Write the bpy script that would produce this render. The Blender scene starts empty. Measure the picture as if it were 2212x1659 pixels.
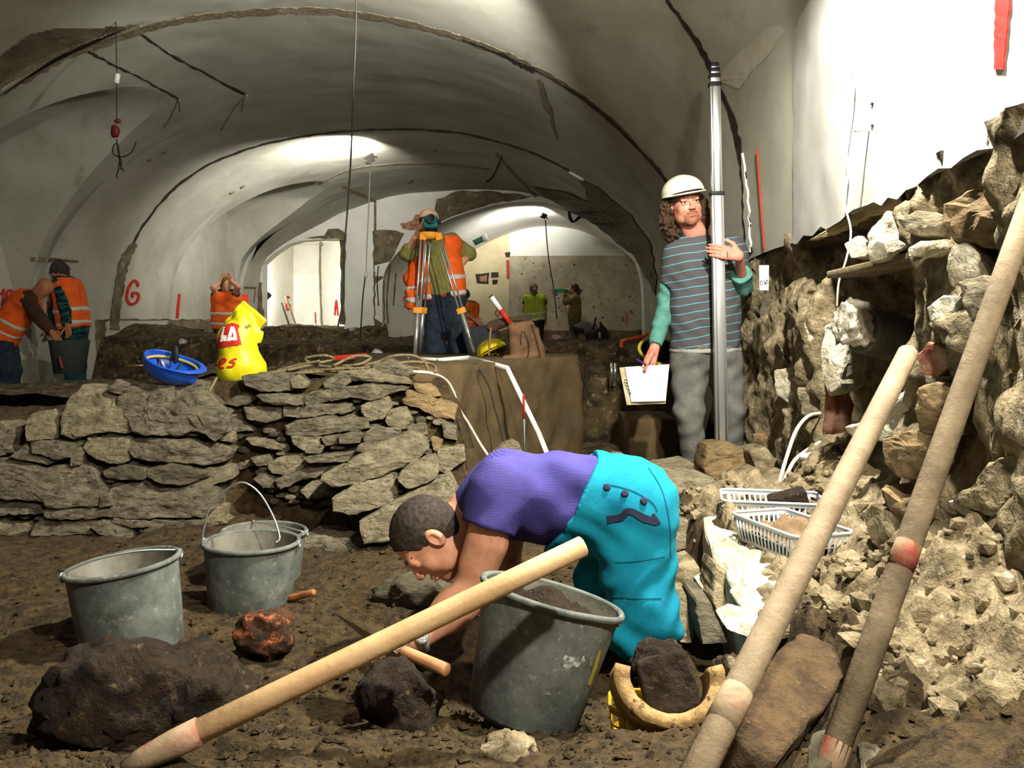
import bpy, bmesh, math, random
import numpy as np
from mathutils import Vector, Matrix, noise
from mathutils.bvhtree import BVHTree
from mathutils.geometry import tessellate_polygon

# ------------------------------------------------------------------ camera, world, lights
SC = bpy.context.scene
COL = SC.collection
F, CX, HY = 1900.0, 1106.0, 700.0          # focal length in pixels, centre column, horizon row (2212 x 1659 frame)

def P(px, py, Y):
    return Vector(((px - CX) / F * Y, Y, (HY - py) / F * Y))

cam = bpy.data.cameras.new('camera'); cam_o = bpy.data.objects.new('camera', cam); COL.objects.link(cam_o)
cam_o.location = (0, 0, 0); cam_o.rotation_euler = (math.pi / 2, 0, 0)
cam.sensor_width = 36.0; cam.lens = 36.0 * F / 2212.0
cam.shift_y = -(1659 / 2 - HY) / 2212.0
cam.clip_start = 0.05
SC.camera = cam_o
vs = SC.view_settings
vs.view_transform = 'Standard'; vs.look = 'None'; vs.gamma = 1.0; vs.use_curve_mapping = False
vs.exposure = 0.0

world = bpy.data.worlds.new('world'); SC.world = world; world.use_nodes = True
world.node_tree.nodes['Background'].inputs[0].default_value = (0.85, 0.9, 0.8, 1)
world.node_tree.nodes['Background'].inputs[1].default_value = 0.015

def lamp(kind, loc, energy, color=(1, .95, .86), target=None, size=.1, angle=None, blend=.5):
    l = bpy.data.lights.new('light', kind); l.energy = energy; l.color = color
    if kind in ('POINT', 'SPOT'): l.shadow_soft_size = size
    if kind == 'AREA': l.size = size
    if kind == 'SPOT':
        l.spot_size = math.radians(angle); l.spot_blend = blend
    o = bpy.data.objects.new('light', l); COL.objects.link(o); o.location = loc
    if target is not None:
        d = Vector(target) - Vector(loc)
        o.rotation_euler = d.to_track_quat('-Z', 'Y').to_euler()
    return o

# halogen flood hung high beside the right wall (out of frame): key light of the trench
lamp('SPOT', (.98, 2.65, 1.75), 760, (1, .96, .86), (0.75, 2.9, -0.9), .05, 165, .35)
# second halogen flood on a stand just behind the camera, right of it
lamp('SPOT', (.80, .45, 1.45), 390, (1, .95, .84), (0.1, 3.2, -0.6), .05, 140, .5)
# flood throwing light up onto the near vault (out of frame above)
lamp('SPOT', (-.45, 5.2, 1.98), 430, (1, .98, .92), (-1.0, 6.9, 2.55), .06, 100, .7)
# added fill light behind the camera, no real source, lifts the trench a little
lamp('AREA', (-.6, -.6, 1.6), 6, (1, .95, .85), (-.2, 5, .2), .8)

# ------------------------------------------------------------------ helpers
def mk(name, verts, faces, mat=None, parent=None, smooth=True, kind=None):
    me = bpy.data.meshes.new(name)
    me.from_pydata([tuple(v) for v in verts], [], [tuple(f) for f in faces])
    if smooth:
        me.polygons.foreach_set('use_smooth', [True] * len(me.polygons))
    me.update()
    return link(name, me, mat, parent, kind)

def link(name, me, mat=None, parent=None, kind=None):
    o = bpy.data.objects.new(name, me); COL.objects.link(o)
    if mat is not None: me.materials.append(mat)
    if parent is not None:
        o.parent = parent
        if parent.type == 'EMPTY': o.location = -parent.location
    if kind: o['kind'] = kind
    return o

def top(o, label, cat, group=None):
    o['label'] = label; o['category'] = cat
    if group: o['group'] = group
    return o

def root(name, loc, label, cat, group=None):
    o = bpy.data.objects.new(name, None); COL.objects.link(o); o.location = Vector(loc)
    o.empty_display_size = .1
    return top(o, label, cat, group)

def struct(o): o['kind'] = 'structure'; return o

def frm_bm(name, bm, mat, parent=None, smooth=True):
    me = bpy.data.meshes.new(name); bm.normal_update(); bm.to_mesh(me); bm.free()
    me.polygons.foreach_set('use_smooth', [smooth] * len(me.polygons))
    return link(name, me, mat, parent)

def hx(c):
    return tuple(((v / 255) / 12.92 if v / 255 <= .04045 else ((v / 255 + .055) / 1.055) ** 2.4) for v in c)

def M(name, col, col2=None, scale=12., rough=.85, bump=0., bscale=60., metal=0., spec=.3, lo=.38, hi=.62,
      stretch=(1, 1, 1), col3=None, scale3=90., lo3=.66, hi3=.7, bdist=.01, trans=0., sss=0., wave=None, bdetail=6.):
    m = bpy.data.materials.new(name); m.use_nodes = True
    nt = m.node_tree; N = nt.nodes; L = nt.links; b = N['Principled BSDF']
    b.inputs['Roughness'].default_value = rough; b.inputs['Metallic'].default_value = metal
    b.inputs['Specular IOR Level'].default_value = spec
    if trans: b.inputs['Transmission Weight'].default_value = trans
    if sss:
        b.inputs['Subsurface Weight'].default_value = sss; b.inputs['Subsurface Radius'].default_value = (.01, .004, .002)
    c1 = hx(col) + (1,)
    b.inputs['Base Color'].default_value = c1
    tc = N.new('ShaderNodeTexCoord'); mp = N.new('ShaderNodeMapping'); mp.inputs['Scale'].default_value = stretch
    L.new(tc.outputs['Object'], mp.inputs['Vector'])
    def nz(sc, det=6.):
        n = N.new('ShaderNodeTexNoise'); n.inputs['Scale'].default_value = sc; n.inputs['Detail'].default_value = det
        n.inputs['Roughness'].default_value = .65
        L.new(mp.outputs[0], n.inputs['Vector']); return n
    def mixc(a, bcol, fac_socket):
        x = N.new('ShaderNodeMix'); x.data_type = 'RGBA'
        if isinstance(a, tuple): x.inputs['A'].default_value = a
        else: L.new(a, x.inputs['A'])
        x.inputs['B'].default_value = bcol
        L.new(fac_socket, x.inputs['Factor']); return x.outputs['Result']
    def ramp(sock, lo, hi):
        r = N.new('ShaderNodeMapRange'); r.inputs['From Min'].default_value = lo; r.inputs['From Max'].default_value = hi
        L.new(sock, r.inputs['Value']); return r.outputs[0]
    cur = c1
    if col2 is not None:
        cur = mixc(cur, hx(col2) + (1,), ramp(nz(scale).outputs[0], lo, hi))
    if col3 is not None:
        cur = mixc(cur, hx(col3) + (1,), ramp(nz(scale3).outputs[0], lo3, hi3))
    if not isinstance(cur, tuple): L.new(cur, b.inputs['Base Color'])
    hs = None
    if bump:
        hs = nz(bscale, bdetail).outputs[0]
    if wave:      # (direction axis, scale, distortion)
        w = N.new('ShaderNodeTexWave'); w.bands_direction = wave[0]; w.inputs['Scale'].default_value = wave[1]
        w.inputs['Distortion'].default_value = wave[2]; w.inputs['Detail'].default_value = 1
        L.new(mp.outputs[0], w.inputs['Vector']); hs = w.outputs['Fac']
    if hs is not None:
        bp = N.new('ShaderNodeBump'); bp.inputs['Strength'].default_value = bump or .5; bp.inputs['Distance'].default_value = bdist
        L.new(hs, bp.inputs['Height']); L.new(bp.outputs[0], b.inputs['Normal'])
    return m

def emis(name, col, st):
    m = bpy.data.materials.new(name); m.use_nodes = True
    b = m.node_tree.nodes['Principled BSDF']; b.inputs['Emission Color'].default_value = col + (1,)
    b.inputs['Emission Strength'].default_value = st; b.inputs['Base Color'].default_value = (.8, .8, .8, 1)
    return m

# vectorised lattice noise
def _h(i, j, k, s):
    v = (i.astype(np.int64) * 374761393 + j.astype(np.int64) * 668265263 + k.astype(np.int64) * 2147483647 + s * 974634777) & 0xffffffff
    v = ((v ^ (v >> 13)) * 1274126177) & 0xffffffff
    return ((v ^ (v >> 16)) & 0xffff) / 65535.0
def vn(x, y, z=None, s=0):
    if z is None: z = np.zeros_like(x)
    i, j, k = np.floor(x), np.floor(y), np.floor(z); fx, fy, fz = x - i, y - j, z - k
    fx, fy, fz = [t * t * (3 - 2 * t) for t in (fx, fy, fz)]
    r = 0
    for a in (0, 1):
        for b in (0, 1):
            for c in (0, 1):
                r = r + _h(i + a, j + b, k + c, s) * (fx if a else 1 - fx) * (fy if b else 1 - fy) * (fz if c else 1 - fz)
    return r * 2 - 1
def fbm(x, y, z=None, s=0, o=4):
    r = 0; a = 1.
    for q in range(o):
        m = 2.03 ** q
        r = r + a * vn(x * m, y * m, None if z is None else z * m, s + q); a *= .52
    return r
def sm(a, b, x):
    t = np.clip((x - a) / (b - a), 0, 1); return t * t * (3 - 2 * t)

def grid_faces(nu, nv, flip=False):
    a = np.arange((nu - 1) * nv).reshape(nu - 1, nv)[:, :-1].ravel()
    q = np.stack([a, a + nv, a + nv + 1, a + 1], 1)
    return (q[:, ::-1] if flip else q).tolist()

def catmull(pts, n=6, closed=False):
    pts = [Vector(p) for p in pts]; out = []; m = len(pts)
    if m < 3 and not closed: 
        return [pts[0].lerp(pts[-1], i / n) for i in range(n + 1)]
    rng = range(m if closed else m - 1)
    for i in rng:
        if closed: p0, p1, p2, p3 = pts[i - 1], pts[i], pts[(i + 1) % m], pts[(i + 2) % m]
        else: p0, p1, p2, p3 = pts[max(i - 1, 0)], pts[i], pts[i + 1], pts[min(i + 2, m - 1)]
        for j in range(n):
            t = j / n; t2, t3 = t * t, t * t * t
            out.append(.5 * ((2 * p1) + (p2 - p0) * t + (2 * p0 - 5 * p1 + 4 * p2 - p3) * t2 + (3 * p1 - p0 - 3 * p2 + p3) * t3))
    if not closed: out.append(pts[-1].copy())
    return out

def tube_geo(pts, r, n=8, closed=False, cap=True):
    """sweep; r number or list; returns verts, faces"""
    pts = [Vector(p) for p in pts]; m = len(pts); V = []; Fc = []
    rr = r if isinstance(r, (list, tuple)) else [r] * m
    up = None
    for i, p in enumerate(pts):
        if closed: t = pts[(i + 1) % m] - pts[i - 1]
        else: t = pts[min(i + 1, m - 1)] - pts[max(i - 1, 0)]
        if t.length < 1e-9: t = Vector((0, 0, 1))
        t.normalize()
        if up is None:
            up = Vector((0, 0, 1)) if abs(t.z) < .9 else Vector((1, 0, 0))
        up = (up - t * up.dot(t)); 
        if up.length < 1e-6: up = t.orthogonal()
        up.normalize(); sd = t.cross(up)
        for k in range(n):
            a = 2 * math.pi * k / n
            V.append(p + (up * math.cos(a) + sd * math.sin(a)) * rr[i])
    for i in range(m if closed else m - 1):
        j = (i + 1) % m
        for k in range(n):
            l = (k + 1) % n
            Fc.append((i * n + k, i * n + l, j * n + l, j * n + k))
    if cap and not closed:
        Fc.append(tuple(range(n - 1, -1, -1))); Fc.append(tuple(range((m - 1) * n, m * n)))
    return V, Fc

def tube(name, pts, r, mat, parent=None, n=8, closed=False, sub=0):
    if sub: pts = catmull(pts, sub, closed)
    V, Fc = tube_geo(pts, r, n, closed)
    return mk(name, V, Fc, mat, parent)

class Geo:
    def __init__(s): s.v = []; s.f = []
    def add(s, V, Fc):
        o = len(s.v); s.v += [Vector(v) for v in V]; s.f += [tuple(i + o for i in f) for f in Fc]; return s
    def tube(s, pts, r, n=8, sub=0, closed=False):
        if sub: pts = catmull(pts, sub, closed)
        return s.add(*tube_geo(pts, r, n, closed))
    def box(s, c, ax, ay, az):
        c, ax, ay, az = map(Vector, (c, ax, ay, az))
        V = [c + ax * i + ay * j + az * k for i in (-1, 1) for j in (-1, 1) for k in (-1, 1)]
        return s.add(V, [(0, 1, 3, 2), (4, 6, 7, 5), (0, 4, 5, 1), (2, 3, 7, 6), (0, 2, 6, 4), (1, 5, 7, 3)])
    def lathe(s, prof, M4=None, n=40, a0=0, a1=2 * math.pi, wob=None):
        full = abs(a1 - a0 - 2 * math.pi) < 1e-6; m = n if full else n + 1
        V = []
        for (r, z) in prof:
            for k in range(m):
                a = a0 + (a1 - a0) * k / n
                rr = r * (1 + (wob(a, z) if wob else 0))
                V.append(Vector((rr * math.cos(a), rr * math.sin(a), z)))
        if M4 is not None: V = [M4 @ v for v in V]
        Fc = []
        for i in range(len(prof) - 1):
            for k in range(n if full else n):
                l = (k + 1) % m
                if not full and k == n: continue
                Fc.append((i * m + k, i * m + l, (i + 1) * m + l, (i + 1) * m + k))
        return s.add(V, Fc)
    def obj(s, name, mat, parent=None, smooth=True, bevel=0):
        if bevel:
            bm = bmesh.new(); vs_ = [bm.verts.new(v) for v in s.v]
            for f in s.f: bm.faces.new([vs_[i] for i in f])
            bmesh.ops.recalc_face_normals(bm, faces=bm.faces)
            bmesh.ops.bevel(bm, geom=list(bm.edges), offset=bevel, segments=2, affect='EDGES', profile=.5)
            return frm_bm(name, bm, mat, parent, smooth)
        return mk(name, s.v, s.f, mat, parent, smooth)

def basis(z, x=None):
    z = Vector(z).normalized()
    x = Vector(x) if x is not None else z.orthogonal()
    x = (x - z * x.dot(z)).normalized(); y = z.cross(x)
    return Matrix((x, y, z)).transposed()
def m4(R, o):
    m = R.to_4x4(); m.translation = Vector(o); return m

def bvh_of(*objs):
    V = []; Fc = []
    for o in objs:
        k = len(V); V += [v.co.copy() for v in o.data.vertices]; Fc += [tuple(i + k for i in p.vertices) for p in o.data.polygons]
    return BVHTree.FromPolygons(V, Fc)
def hit(bv, px, py, off=.004, fall=None):
    d = P(px, py, 1).normalized(); loc, nor, idx, dist = bv.ray_cast(Vector((0, 0, 0)), d)
    if loc is None:
        return (P(px, py, fall) if fall else None), Vector((0, -1, 0))
    if nor.dot(d) > 0: nor = -nor
    return loc + nor * off, nor

def strip(name, bv, px_pts, w, mat, parent, off=.004, jit=0., seed=0, sub=4, thick=.004, fall=None):
    """a ribbon of paint / groove lying on a surface, given along its course; w in frame pixels or list"""
    rnd = random.Random(seed)
    p2 = catmull([(a, b, 0) for a, b in px_pts], sub)
    m = len(p2); V = []; Fc = []
    ww = w if isinstance(w, (list, tuple)) else [w] * len(px_pts)
    for i, p in enumerate(p2):
        t = (p2[min(i + 1, m - 1)] - p2[max(i - 1, 0)]); t.normalize(); n2 = Vector((-t.y, t.x, 0))
        u = i / (m - 1) * (len(ww) - 1); k = min(int(u), len(ww) - 2) if len(ww) > 1 else 0
        wi = ww[k] + (ww[k + 1] - ww[k]) * (u - k) if len(ww) > 1 else ww[0]
        a = p + n2 * wi * .5 * (1 + jit * rnd.uniform(-1, 1)); b = p - n2 * wi * .5 * (1 + jit * rnd.uniform(-1, 1))
        qa, na = hit(bv, a.x, a.y, off, fall); qb, nb = hit(bv, b.x, b.y, off, fall)
        if qa is None or qb is None:
            if not V: continue
            break
        V += [qa, qb, qa - na * (thick + off), qb - nb * (thick + off)]
    m = len(V) // 4
    for i in range(m - 1):
        o = i * 4; Fc += [(o, o + 1, o + 5, o + 4), (o, o + 4, o + 6, o + 2), (o + 1, o + 3, o + 7, o + 5)]
    if m > 1: Fc += [(0, 2, 3, 1), (4 * m - 4, 4 * m - 3, 4 * m - 1, 4 * m - 2)]
    return mk(name, V, Fc, mat, parent, smooth=False)

def patch(name, bv, poly, mat, parent, off=.006, fall=None, jit=0, seed=0, step=None):
    """polygonal patch of a different surface lying on a wall"""
    rnd = random.Random(seed)
    pts = []
    m = len(poly)
    for i in range(m):
        a, b = poly[i], poly[(i + 1) % m]; L = math.hypot(b[0] - a[0], b[1] - a[1]); k = max(1, int(L / (step or 12)))
        for j in range(k):
            t = j / k; pts.append((a[0] + (b[0] - a[0]) * t + rnd.uniform(-jit, jit), a[1] + (b[1] - a[1]) * t + rnd.uniform(-jit, jit)))
    V = []; 
    for q in pts:
        l, n = hit(bv, q[0], q[1], off, fall); V.append(l)
    cx = sum(p[0] for p in pts) / len(pts); cy = sum(p[1] for p in pts) / len(pts)
    ys_ = [v.y for v in V if v is not None]; my = sum(ys_) / max(1, len(ys_))
    V = [v if v is not None else P(q[0], q[1], my) for v, q in zip(V, pts)]
    tri = tessellate_polygon([[Vector((p[0], p[1], 0)) for p in pts]])
    n = len(V); back = [v + Vector((0, .03, 0)) for v in V]
    Fc = [tuple(t) for t in tri] + [(i, (i + 1) % n, n + (i + 1) % n, n + i) for i in range(n)]
    return mk(name, V + back, Fc, mat, parent, smooth=False)

def patch_fill(name, bv, poly, mat, parent, off=.004, step=2., fall=None):
    """printed area that follows a curved surface"""
    xs_ = [p[0] for p in poly]; ys_ = [p[1] for p in poly]; n = len(poly)
    def inside(x, y):
        r_ = False
        for i in range(n):
            (x0, y0), (x1, y1) = poly[i - 1], poly[i]
            if (y0 > y) != (y1 > y) and x < (x1 - x0) * (y - y0) / (y1 - y0) + x0: r_ = not r_
        return r_
    V = []; ids = {}; Fc = []
    def vid(i, j):
        if (i, j) not in ids:
            l, _n = hit(bv, min(xs_) + i * step, min(ys_) + j * step, off, fall); ids[(i, j)] = len(V); V.append(l)
        return ids[(i, j)]
    for i in range(int((max(xs_) - min(xs_)) / step) + 1):
        for j in range(int((max(ys_) - min(ys_)) / step) + 1):
            if inside(min(xs_) + (i + .5) * step, min(ys_) + (j + .5) * step): Fc.append((vid(i, j), vid(i + 1, j), vid(i + 1, j + 1), vid(i, j + 1)))
    return mk(name, V, Fc, mat, parent)

def rock(name, c, r, mat, seed=0, R=None, parent=None, detail=3, amp=.22, planes=9, freq=2.2, fine=.05):
    rnd = random.Random(seed); bm = bmesh.new()
    bmesh.ops.create_icosphere(bm, subdivisions=detail, radius=1)
    pl = []
    for i in range(planes):
        v = Vector((rnd.gauss(0, 1), rnd.gauss(0, 1), rnd.gauss(0, 1))).normalized(); pl.append((v, rnd.uniform(.62, .9)))
    of = Vector((rnd.uniform(-50, 50), rnd.uniform(-50, 50), rnd.uniform(-50, 50)))
    R = R or Matrix.Rotation(rnd.uniform(0, 6), 3, 'Z')
    c = Vector(c); r = Vector(r)
    for v in bm.verts:
        p = v.co.copy()
        for n, d in pl:
            e = p.dot(n) - d
            if e > 0: p -= n * e
        p *= 1.12
        p *= 1 + amp * noise.fractal(p * freq + of, .8, 2.1, 3) + fine * noise.noise(p * 11 + of)
        v.co = R @ Vector((p.x * r.x, p.y * r.y, p.z * r.z)) + c
    return frm_bm(name, bm, mat, parent)

def stone(name, pts, Y, depth, mat, parent, seed=0, bulge=.035, tilt=(0, 0), dirv=(0, 1, 0), rough=.012, stri=(7, 7, 20), flatz=None):
    """a block traced by its outline, at its own distance and with real thickness; flatz: lying slab whose top is at that height"""
    rnd = random.Random(seed * 7 + 3)
    m = len(pts); out = []
    per = sum(math.hypot(pts[i][0] - pts[i - 1][0], pts[i][1] - pts[i - 1][1]) for i in range(m)); n = 34
    for i in range(m):
        a, b = pts[i], pts[(i + 1) % m]; L = math.hypot(b[0] - a[0], b[1] - a[1]); k = max(1, round(n * L / per))
        for j in range(k):
            t = j / k; out.append(Vector((a[0] + (b[0] - a[0]) * t, a[1] + (b[1] - a[1]) * t, 0)))
    n = len(out)
    out = [out[i] * .8 + (out[i - 1] + out[(i + 1) % n]) * .1 for i in range(n)]
    jt = per / 110.
    out = [p + Vector((rnd.uniform(-jt, jt), rnd.uniform(-jt, jt), 0)) * .5 for p in out]
    c = sum(out, Vector()) / n
    of = Vector((seed * 3.7, seed * 1.3, seed * 2.1)); dv = Vector(dirv).normalized()
    size = per / 4 / F * (Y if flatz is None else abs(flatz) * F / max(60, c.y - HY)); bu = min(bulge, size * .35); ro = min(rough, size * .12)
    rings = [(.9, depth), (.99, depth * .5), (1.0, bu * .55), (.985, bu * .22), (.93, bu * .05), (.8, 0), (.62, -bu * .06), (.42, -bu * .1), (.2, -bu * .12)]
    V = []
    sv = Vector(stri)
    for (s, off) in rings:
        for p in out:
            q = c + (p - c) * s
            if flatz is None:
                yy = Y + tilt[0] * (q.x - c.x) + tilt[1] * (c.y - q.y)
                w = P(q.x, q.y, yy) + dv * off
            else:
                yy = -flatz * F / max(40, q.y - HY); w = P(q.x, q.y, yy) + Vector((0, 0, -off))
            nn = noise.fractal(Vector((w.x * sv.x, w.y * sv.y, w.z * sv.z)) + of, .9, 2.2, 3)
            n2 = noise.noise(w * 5 + of)
            if flatz is None: w -= dv * (nn * ro + n2 * ro * .9)
            else: w.z += nn * ro + n2 * ro * .8
            w += Vector((noise.noise(w * 31 + of), 0, noise.noise(w * 29 - of))) * ro * .35
            V.append(w)
    q = c; 
    V.append(sum(V[-n:], Vector()) / n); V.append(sum(V[:n], Vector()) / n)
    Fc = []
    for i in range(len(rings) - 1):
        for k in range(n):
            l = (k + 1) % n; Fc.append((i * n + k, i * n + l, (i + 1) * n + l, (i + 1) * n + k))
    b = (len(rings) - 1) * n
    for k in range(n):
        l = (k + 1) % n; Fc.append((b + k, b + l, len(V) - 2)); Fc.append((l, k, len(V) - 1))
    return mk(name, V, Fc, mat, parent, smooth=False)

# ------------------------------------------------------------------ implicit surfaces for bodies and cloth
class Sdf:
    def __init__(s): s.ops = []; s.lo = np.array([9e9] * 3); s.hi = -s.lo
    def _bb(s, pts, r, grow=True):
        a = np.array([list(p) for p in pts]); lo = a.min(0) - r; hi = a.max(0) + r
        if grow: s.lo = np.minimum(s.lo, lo); s.hi = np.maximum(s.hi, hi)
        return lo, hi
    def cone(s, a, b, ra, rb, k=.03, flat=False, sub=False):
        a, b = Vector(a), Vector(b); s.ops.append(('cone', (np.array(a), np.array(b), ra, rb, flat), k, sub, s._bb([a, b], max(ra, rb), not sub))); return s
    def ell(s, c, r, R=None, k=.02, sub=False):
        c = Vector(c); R = np.array(R) if R is not None else np.eye(3)
        s.ops.append(('ell', (np.array(c), np.array(r, float), R), k, sub, s._bb([c], max(r), not sub))); return s
    def box(s, c, hf, R=None, rd=.004, k=.01, sub=False):
        c = Vector(c); R = np.array(R) if R is not None else np.eye(3)
        s.ops.append(('box', (np.array(c), np.array(hf, float), R, rd), k, sub, s._bb([c], float(np.linalg.norm(hf)), not sub))); return s
    def cut(s, p, n):
        s.ops.append(('cut', (np.array(Vector(p)), np.array(Vector(n).normalized())), 0, False, None)); return s
    def mesh(s, h, disp=None, pad=.02):
        lo = s.lo - pad - 2 * h; n = np.ceil((s.hi - s.lo + 2 * pad + 4 * h) / h).astype(int) + 1
        ax = [lo[i] + h * np.arange(n[i]) for i in range(3)]
        D = np.full(n, .3, np.float32)
        for typ, a, k, sub, bb in s.ops:
            if typ == 'cut':
                d = (ax[0] - a[0][0])[:, None, None] * a[1][0] + (ax[1] - a[0][1])[None, :, None] * a[1][1] + (ax[2] - a[0][2])[None, None, :] * a[1][2]
                D = np.maximum(D, d.astype(np.float32)); continue
            mg = k + 5 * h + .01
            i0 = np.clip(np.floor((bb[0] - mg - lo) / h).astype(int), 0, n); i1 = np.clip(np.ceil((bb[1] + mg - lo) / h).astype(int) + 1, 0, n)
            if (i1 <= i0).any(): continue
            sl = tuple(slice(i0[q], i1[q]) for q in range(3))
            X = ax[0][sl[0]][:, None, None]; Yv = ax[1][sl[1]][None, :, None]; Z = ax[2][sl[2]][None, None, :]
            if typ == 'cone':
                A, B, ra, rb, flat = a; ab = B - A; l2 = max(ab @ ab, 1e-9)
                t0 = ((X - A[0]) * ab[0] + (Yv - A[1]) * ab[1] + (Z - A[2]) * ab[2]) / l2; t = np.clip(t0, 0, 1)
                d = np.sqrt((X - A[0] - ab[0] * t) ** 2 + (Yv - A[1] - ab[1] * t) ** 2 + (Z - A[2] - ab[2] * t) ** 2) - (ra + (rb - ra) * t)
                if flat: d = np.maximum(d, (t0 - 1) * math.sqrt(l2))
            elif typ == 'ell':
                c, r, R = a; x, y, z = X - c[0], Yv - c[1], Z - c[2]
                q = [(x * R[0, i] + y * R[1, i] + z * R[2, i]) for i in range(3)]
                k0 = np.sqrt(sum((q[i] / r[i]) ** 2 for i in range(3))); k1 = np.sqrt(sum((q[i] / r[i] ** 2) ** 2 for i in range(3))) + 1e-9
                d = k0 * (k0 - 1) / k1
            else:
                c, hf, R, rd = a; x, y, z = X - c[0], Yv - c[1], Z - c[2]
                q = [np.abs(x * R[0, i] + y * R[1, i] + z * R[2, i]) - hf[i] + rd for i in range(3)]
                d = np.sqrt(sum(np.maximum(v, 0) ** 2 for v in q)) + np.minimum(np.maximum(np.maximum(q[0], q[1]), q[2]), 0) - rd
            o = D[sl]; d = d.astype(np.float32)
            if sub:
                d = -d; hh = np.clip(.5 - .5 * (o - d) / k, 0, 1); D[sl] = o * (1 - hh) + d * hh + k * hh * (1 - hh)
            else:
                hh = np.clip(.5 + .5 * (o - d) / k, 0, 1); D[sl] = o * (1 - hh) + d * hh - k * hh * (1 - hh)
        if disp is not None:
            D = D + disp(ax[0][:, None, None], ax[1][None, :, None], ax[2][None, None, :]).astype(np.float32)
        return surfnet(D, lo, h)

def surfnet(D, lo, h):
    s = D < 0
    c = np.zeros(tuple(q - 1 for q in D.shape), np.int8)
    for a in (0, 1):
        for b in (0, 1):
            for e in (0, 1):
                c += s[a:a + c.shape[0], b:b + c.shape[1], e:e + c.shape[2]]
    act = (c > 0) & (c < 8); ac = np.argwhere(act); idx = np.full(c.shape, -1, np.int64); idx[act] = np.arange(len(ac))
    acc = np.zeros((len(ac), 3)); cnt = np.zeros(len(ac))
    cr = np.array([(a, b, e) for a in (0, 1) for b in (0, 1) for e in (0, 1)])
    for i in range(8):
        for j in range(i + 1, 8):
            if abs(cr[i] - cr[j]).sum() != 1: continue
            p0, p1 = ac + cr[i], ac + cr[j]; f0 = D[p0[:, 0], p0[:, 1], p0[:, 2]]; f1 = D[p1[:, 0], p1[:, 1], p1[:, 2]]
            m = (f0 < 0) != (f1 < 0); t = np.where(m, f0 / np.where(m, f0 - f1, 1), 0)
            acc[m] += (cr[i] + (cr[j] - cr[i]) * t[:, None])[m]; cnt[m] += 1
    V = np.array(lo) + h * (ac + acc / cnt[:, None])
    Q = []
    for axn in range(3):
        sl0 = [slice(None)] * 3; sl1 = [slice(None)] * 3; sl0[axn] = slice(0, -1); sl1[axn] = slice(1, None)
        s0, s1 = s[tuple(sl0)], s[tuple(sl1)]; e = np.argwhere(s0 != s1)
        u, v = [(1, 2), (2, 0), (0, 1)][axn]
        ok = (e[:, u] > 0) & (e[:, v] > 0) & (e[:, u] < D.shape[u] - 1) & (e[:, v] < D.shape[v] - 1); e = e[ok]
        ins = s0[e[:, 0], e[:, 1], e[:, 2]]
        def cell(du, dv):
            q = e.copy(); q[:, u] -= du; q[:, v] -= dv; return idx[q[:, 0], q[:, 1], q[:, 2]]
        q = np.stack([cell(1, 1), cell(0, 1), cell(0, 0), cell(1, 0)], 1)
        q[~ins] = q[~ins][:, ::-1]; Q.append(q)
    return V, np.concatenate(Q)

def sdf_obj(name, parts, mat, parent=None):
    """parts: list of (Sdf, h, disp) joined into one mesh object"""
    Vs = []; Qs = []; k = 0
    for sd, h, dp in parts:
        V, Q = sd.mesh(h, dp); Vs.append(V); Qs.append(Q + k); k += len(V)
    V = np.concatenate(Vs); Q = np.concatenate(Qs)
    me = bpy.data.meshes.new(name)
    me.vertices.add(len(V)); me.vertices.foreach_set('co', V.ravel())
    me.loops.add(Q.size); me.loops.foreach_set('vertex_index', Q.ravel())
    me.polygons.add(len(Q)); me.polygons.foreach_set('loop_start', np.arange(0, Q.size, 4)); me.polygons.foreach_set('loop_total', np.full(len(Q), 4))
    me.polygons.foreach_set('use_smooth', np.ones(len(Q), bool))
    me.update(); me.validate()
    return link(name, me, mat, parent)

def folds(amp, fr, ph=0.):
    return lambda x, y, z: amp * np.sin(fr * x + 1.9 * np.sin(fr * .55 * z + ph) + ph) * np.sin(fr * .9 * z + 1.5 * np.sin(fr * .6 * y + ph) + 2 * ph)
def vnd(amp, fr, s=0):
    return lambda x, y, z: amp * (vn(x * fr + 0 * y + 0 * z, y * fr + 0 * x + 0 * z, z * fr + 0 * x + 0 * y, s) + .5 * vn(x * fr * 2.1 + 0 * y + 0 * z, y * fr * 2.1 + 0 * x + 0 * z, z * fr * 2.1 + 0 * x + 0 * y, s + 1))
# ------------------------------------------------------------------ materials
m_plaster = M('plaster', (184, 183, 168), (166, 164, 147), 1.6, .9, .12, 60, col3=(146, 139, 116), scale3=2.7, lo3=.6, hi3=.8, bdist=.006)
m_plaster_b = M('plaster_right', (224, 224, 218), (212, 211, 200), 2.5, .9, .15, 120, col3=(190, 182, 160), scale3=4, lo3=.66, hi3=.85, bdist=.004)
m_plaster_w = M('plaster_white', (224, 223, 212), (212, 210, 198), 2., .9, .2, 40, bdist=.005)
m_render = M('exposed_render', (128, 118, 92), (92, 82, 62), 5, .95, .8, 28, col3=(176, 168, 145), scale3=7, lo3=.58, hi3=.72, bdist=.03)
m_groove = M('groove', (158, 146, 116), (112, 100, 76), 22, .95, .9, 45, col3=(212, 206, 190), scale3=34, lo3=.6, hi3=.66, bdist=.03)
m_dark = M('dark_crack', (38, 33, 26), (66, 58, 44), 30, .95, .5, 50)
m_soil = M('soil', (98, 79, 48), (54, 42, 24), 26, .95, 1., 60, col3=(150, 138, 108), scale3=130, lo3=.66, hi3=.72, bdist=.03)
m_soil_d = M('soil_dark', (82, 68, 47), (50, 40, 27), 8, .95, .9, 55, col3=(110, 96, 68), scale3=50, lo3=.62, hi3=.7, bdist=.02)
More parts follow.
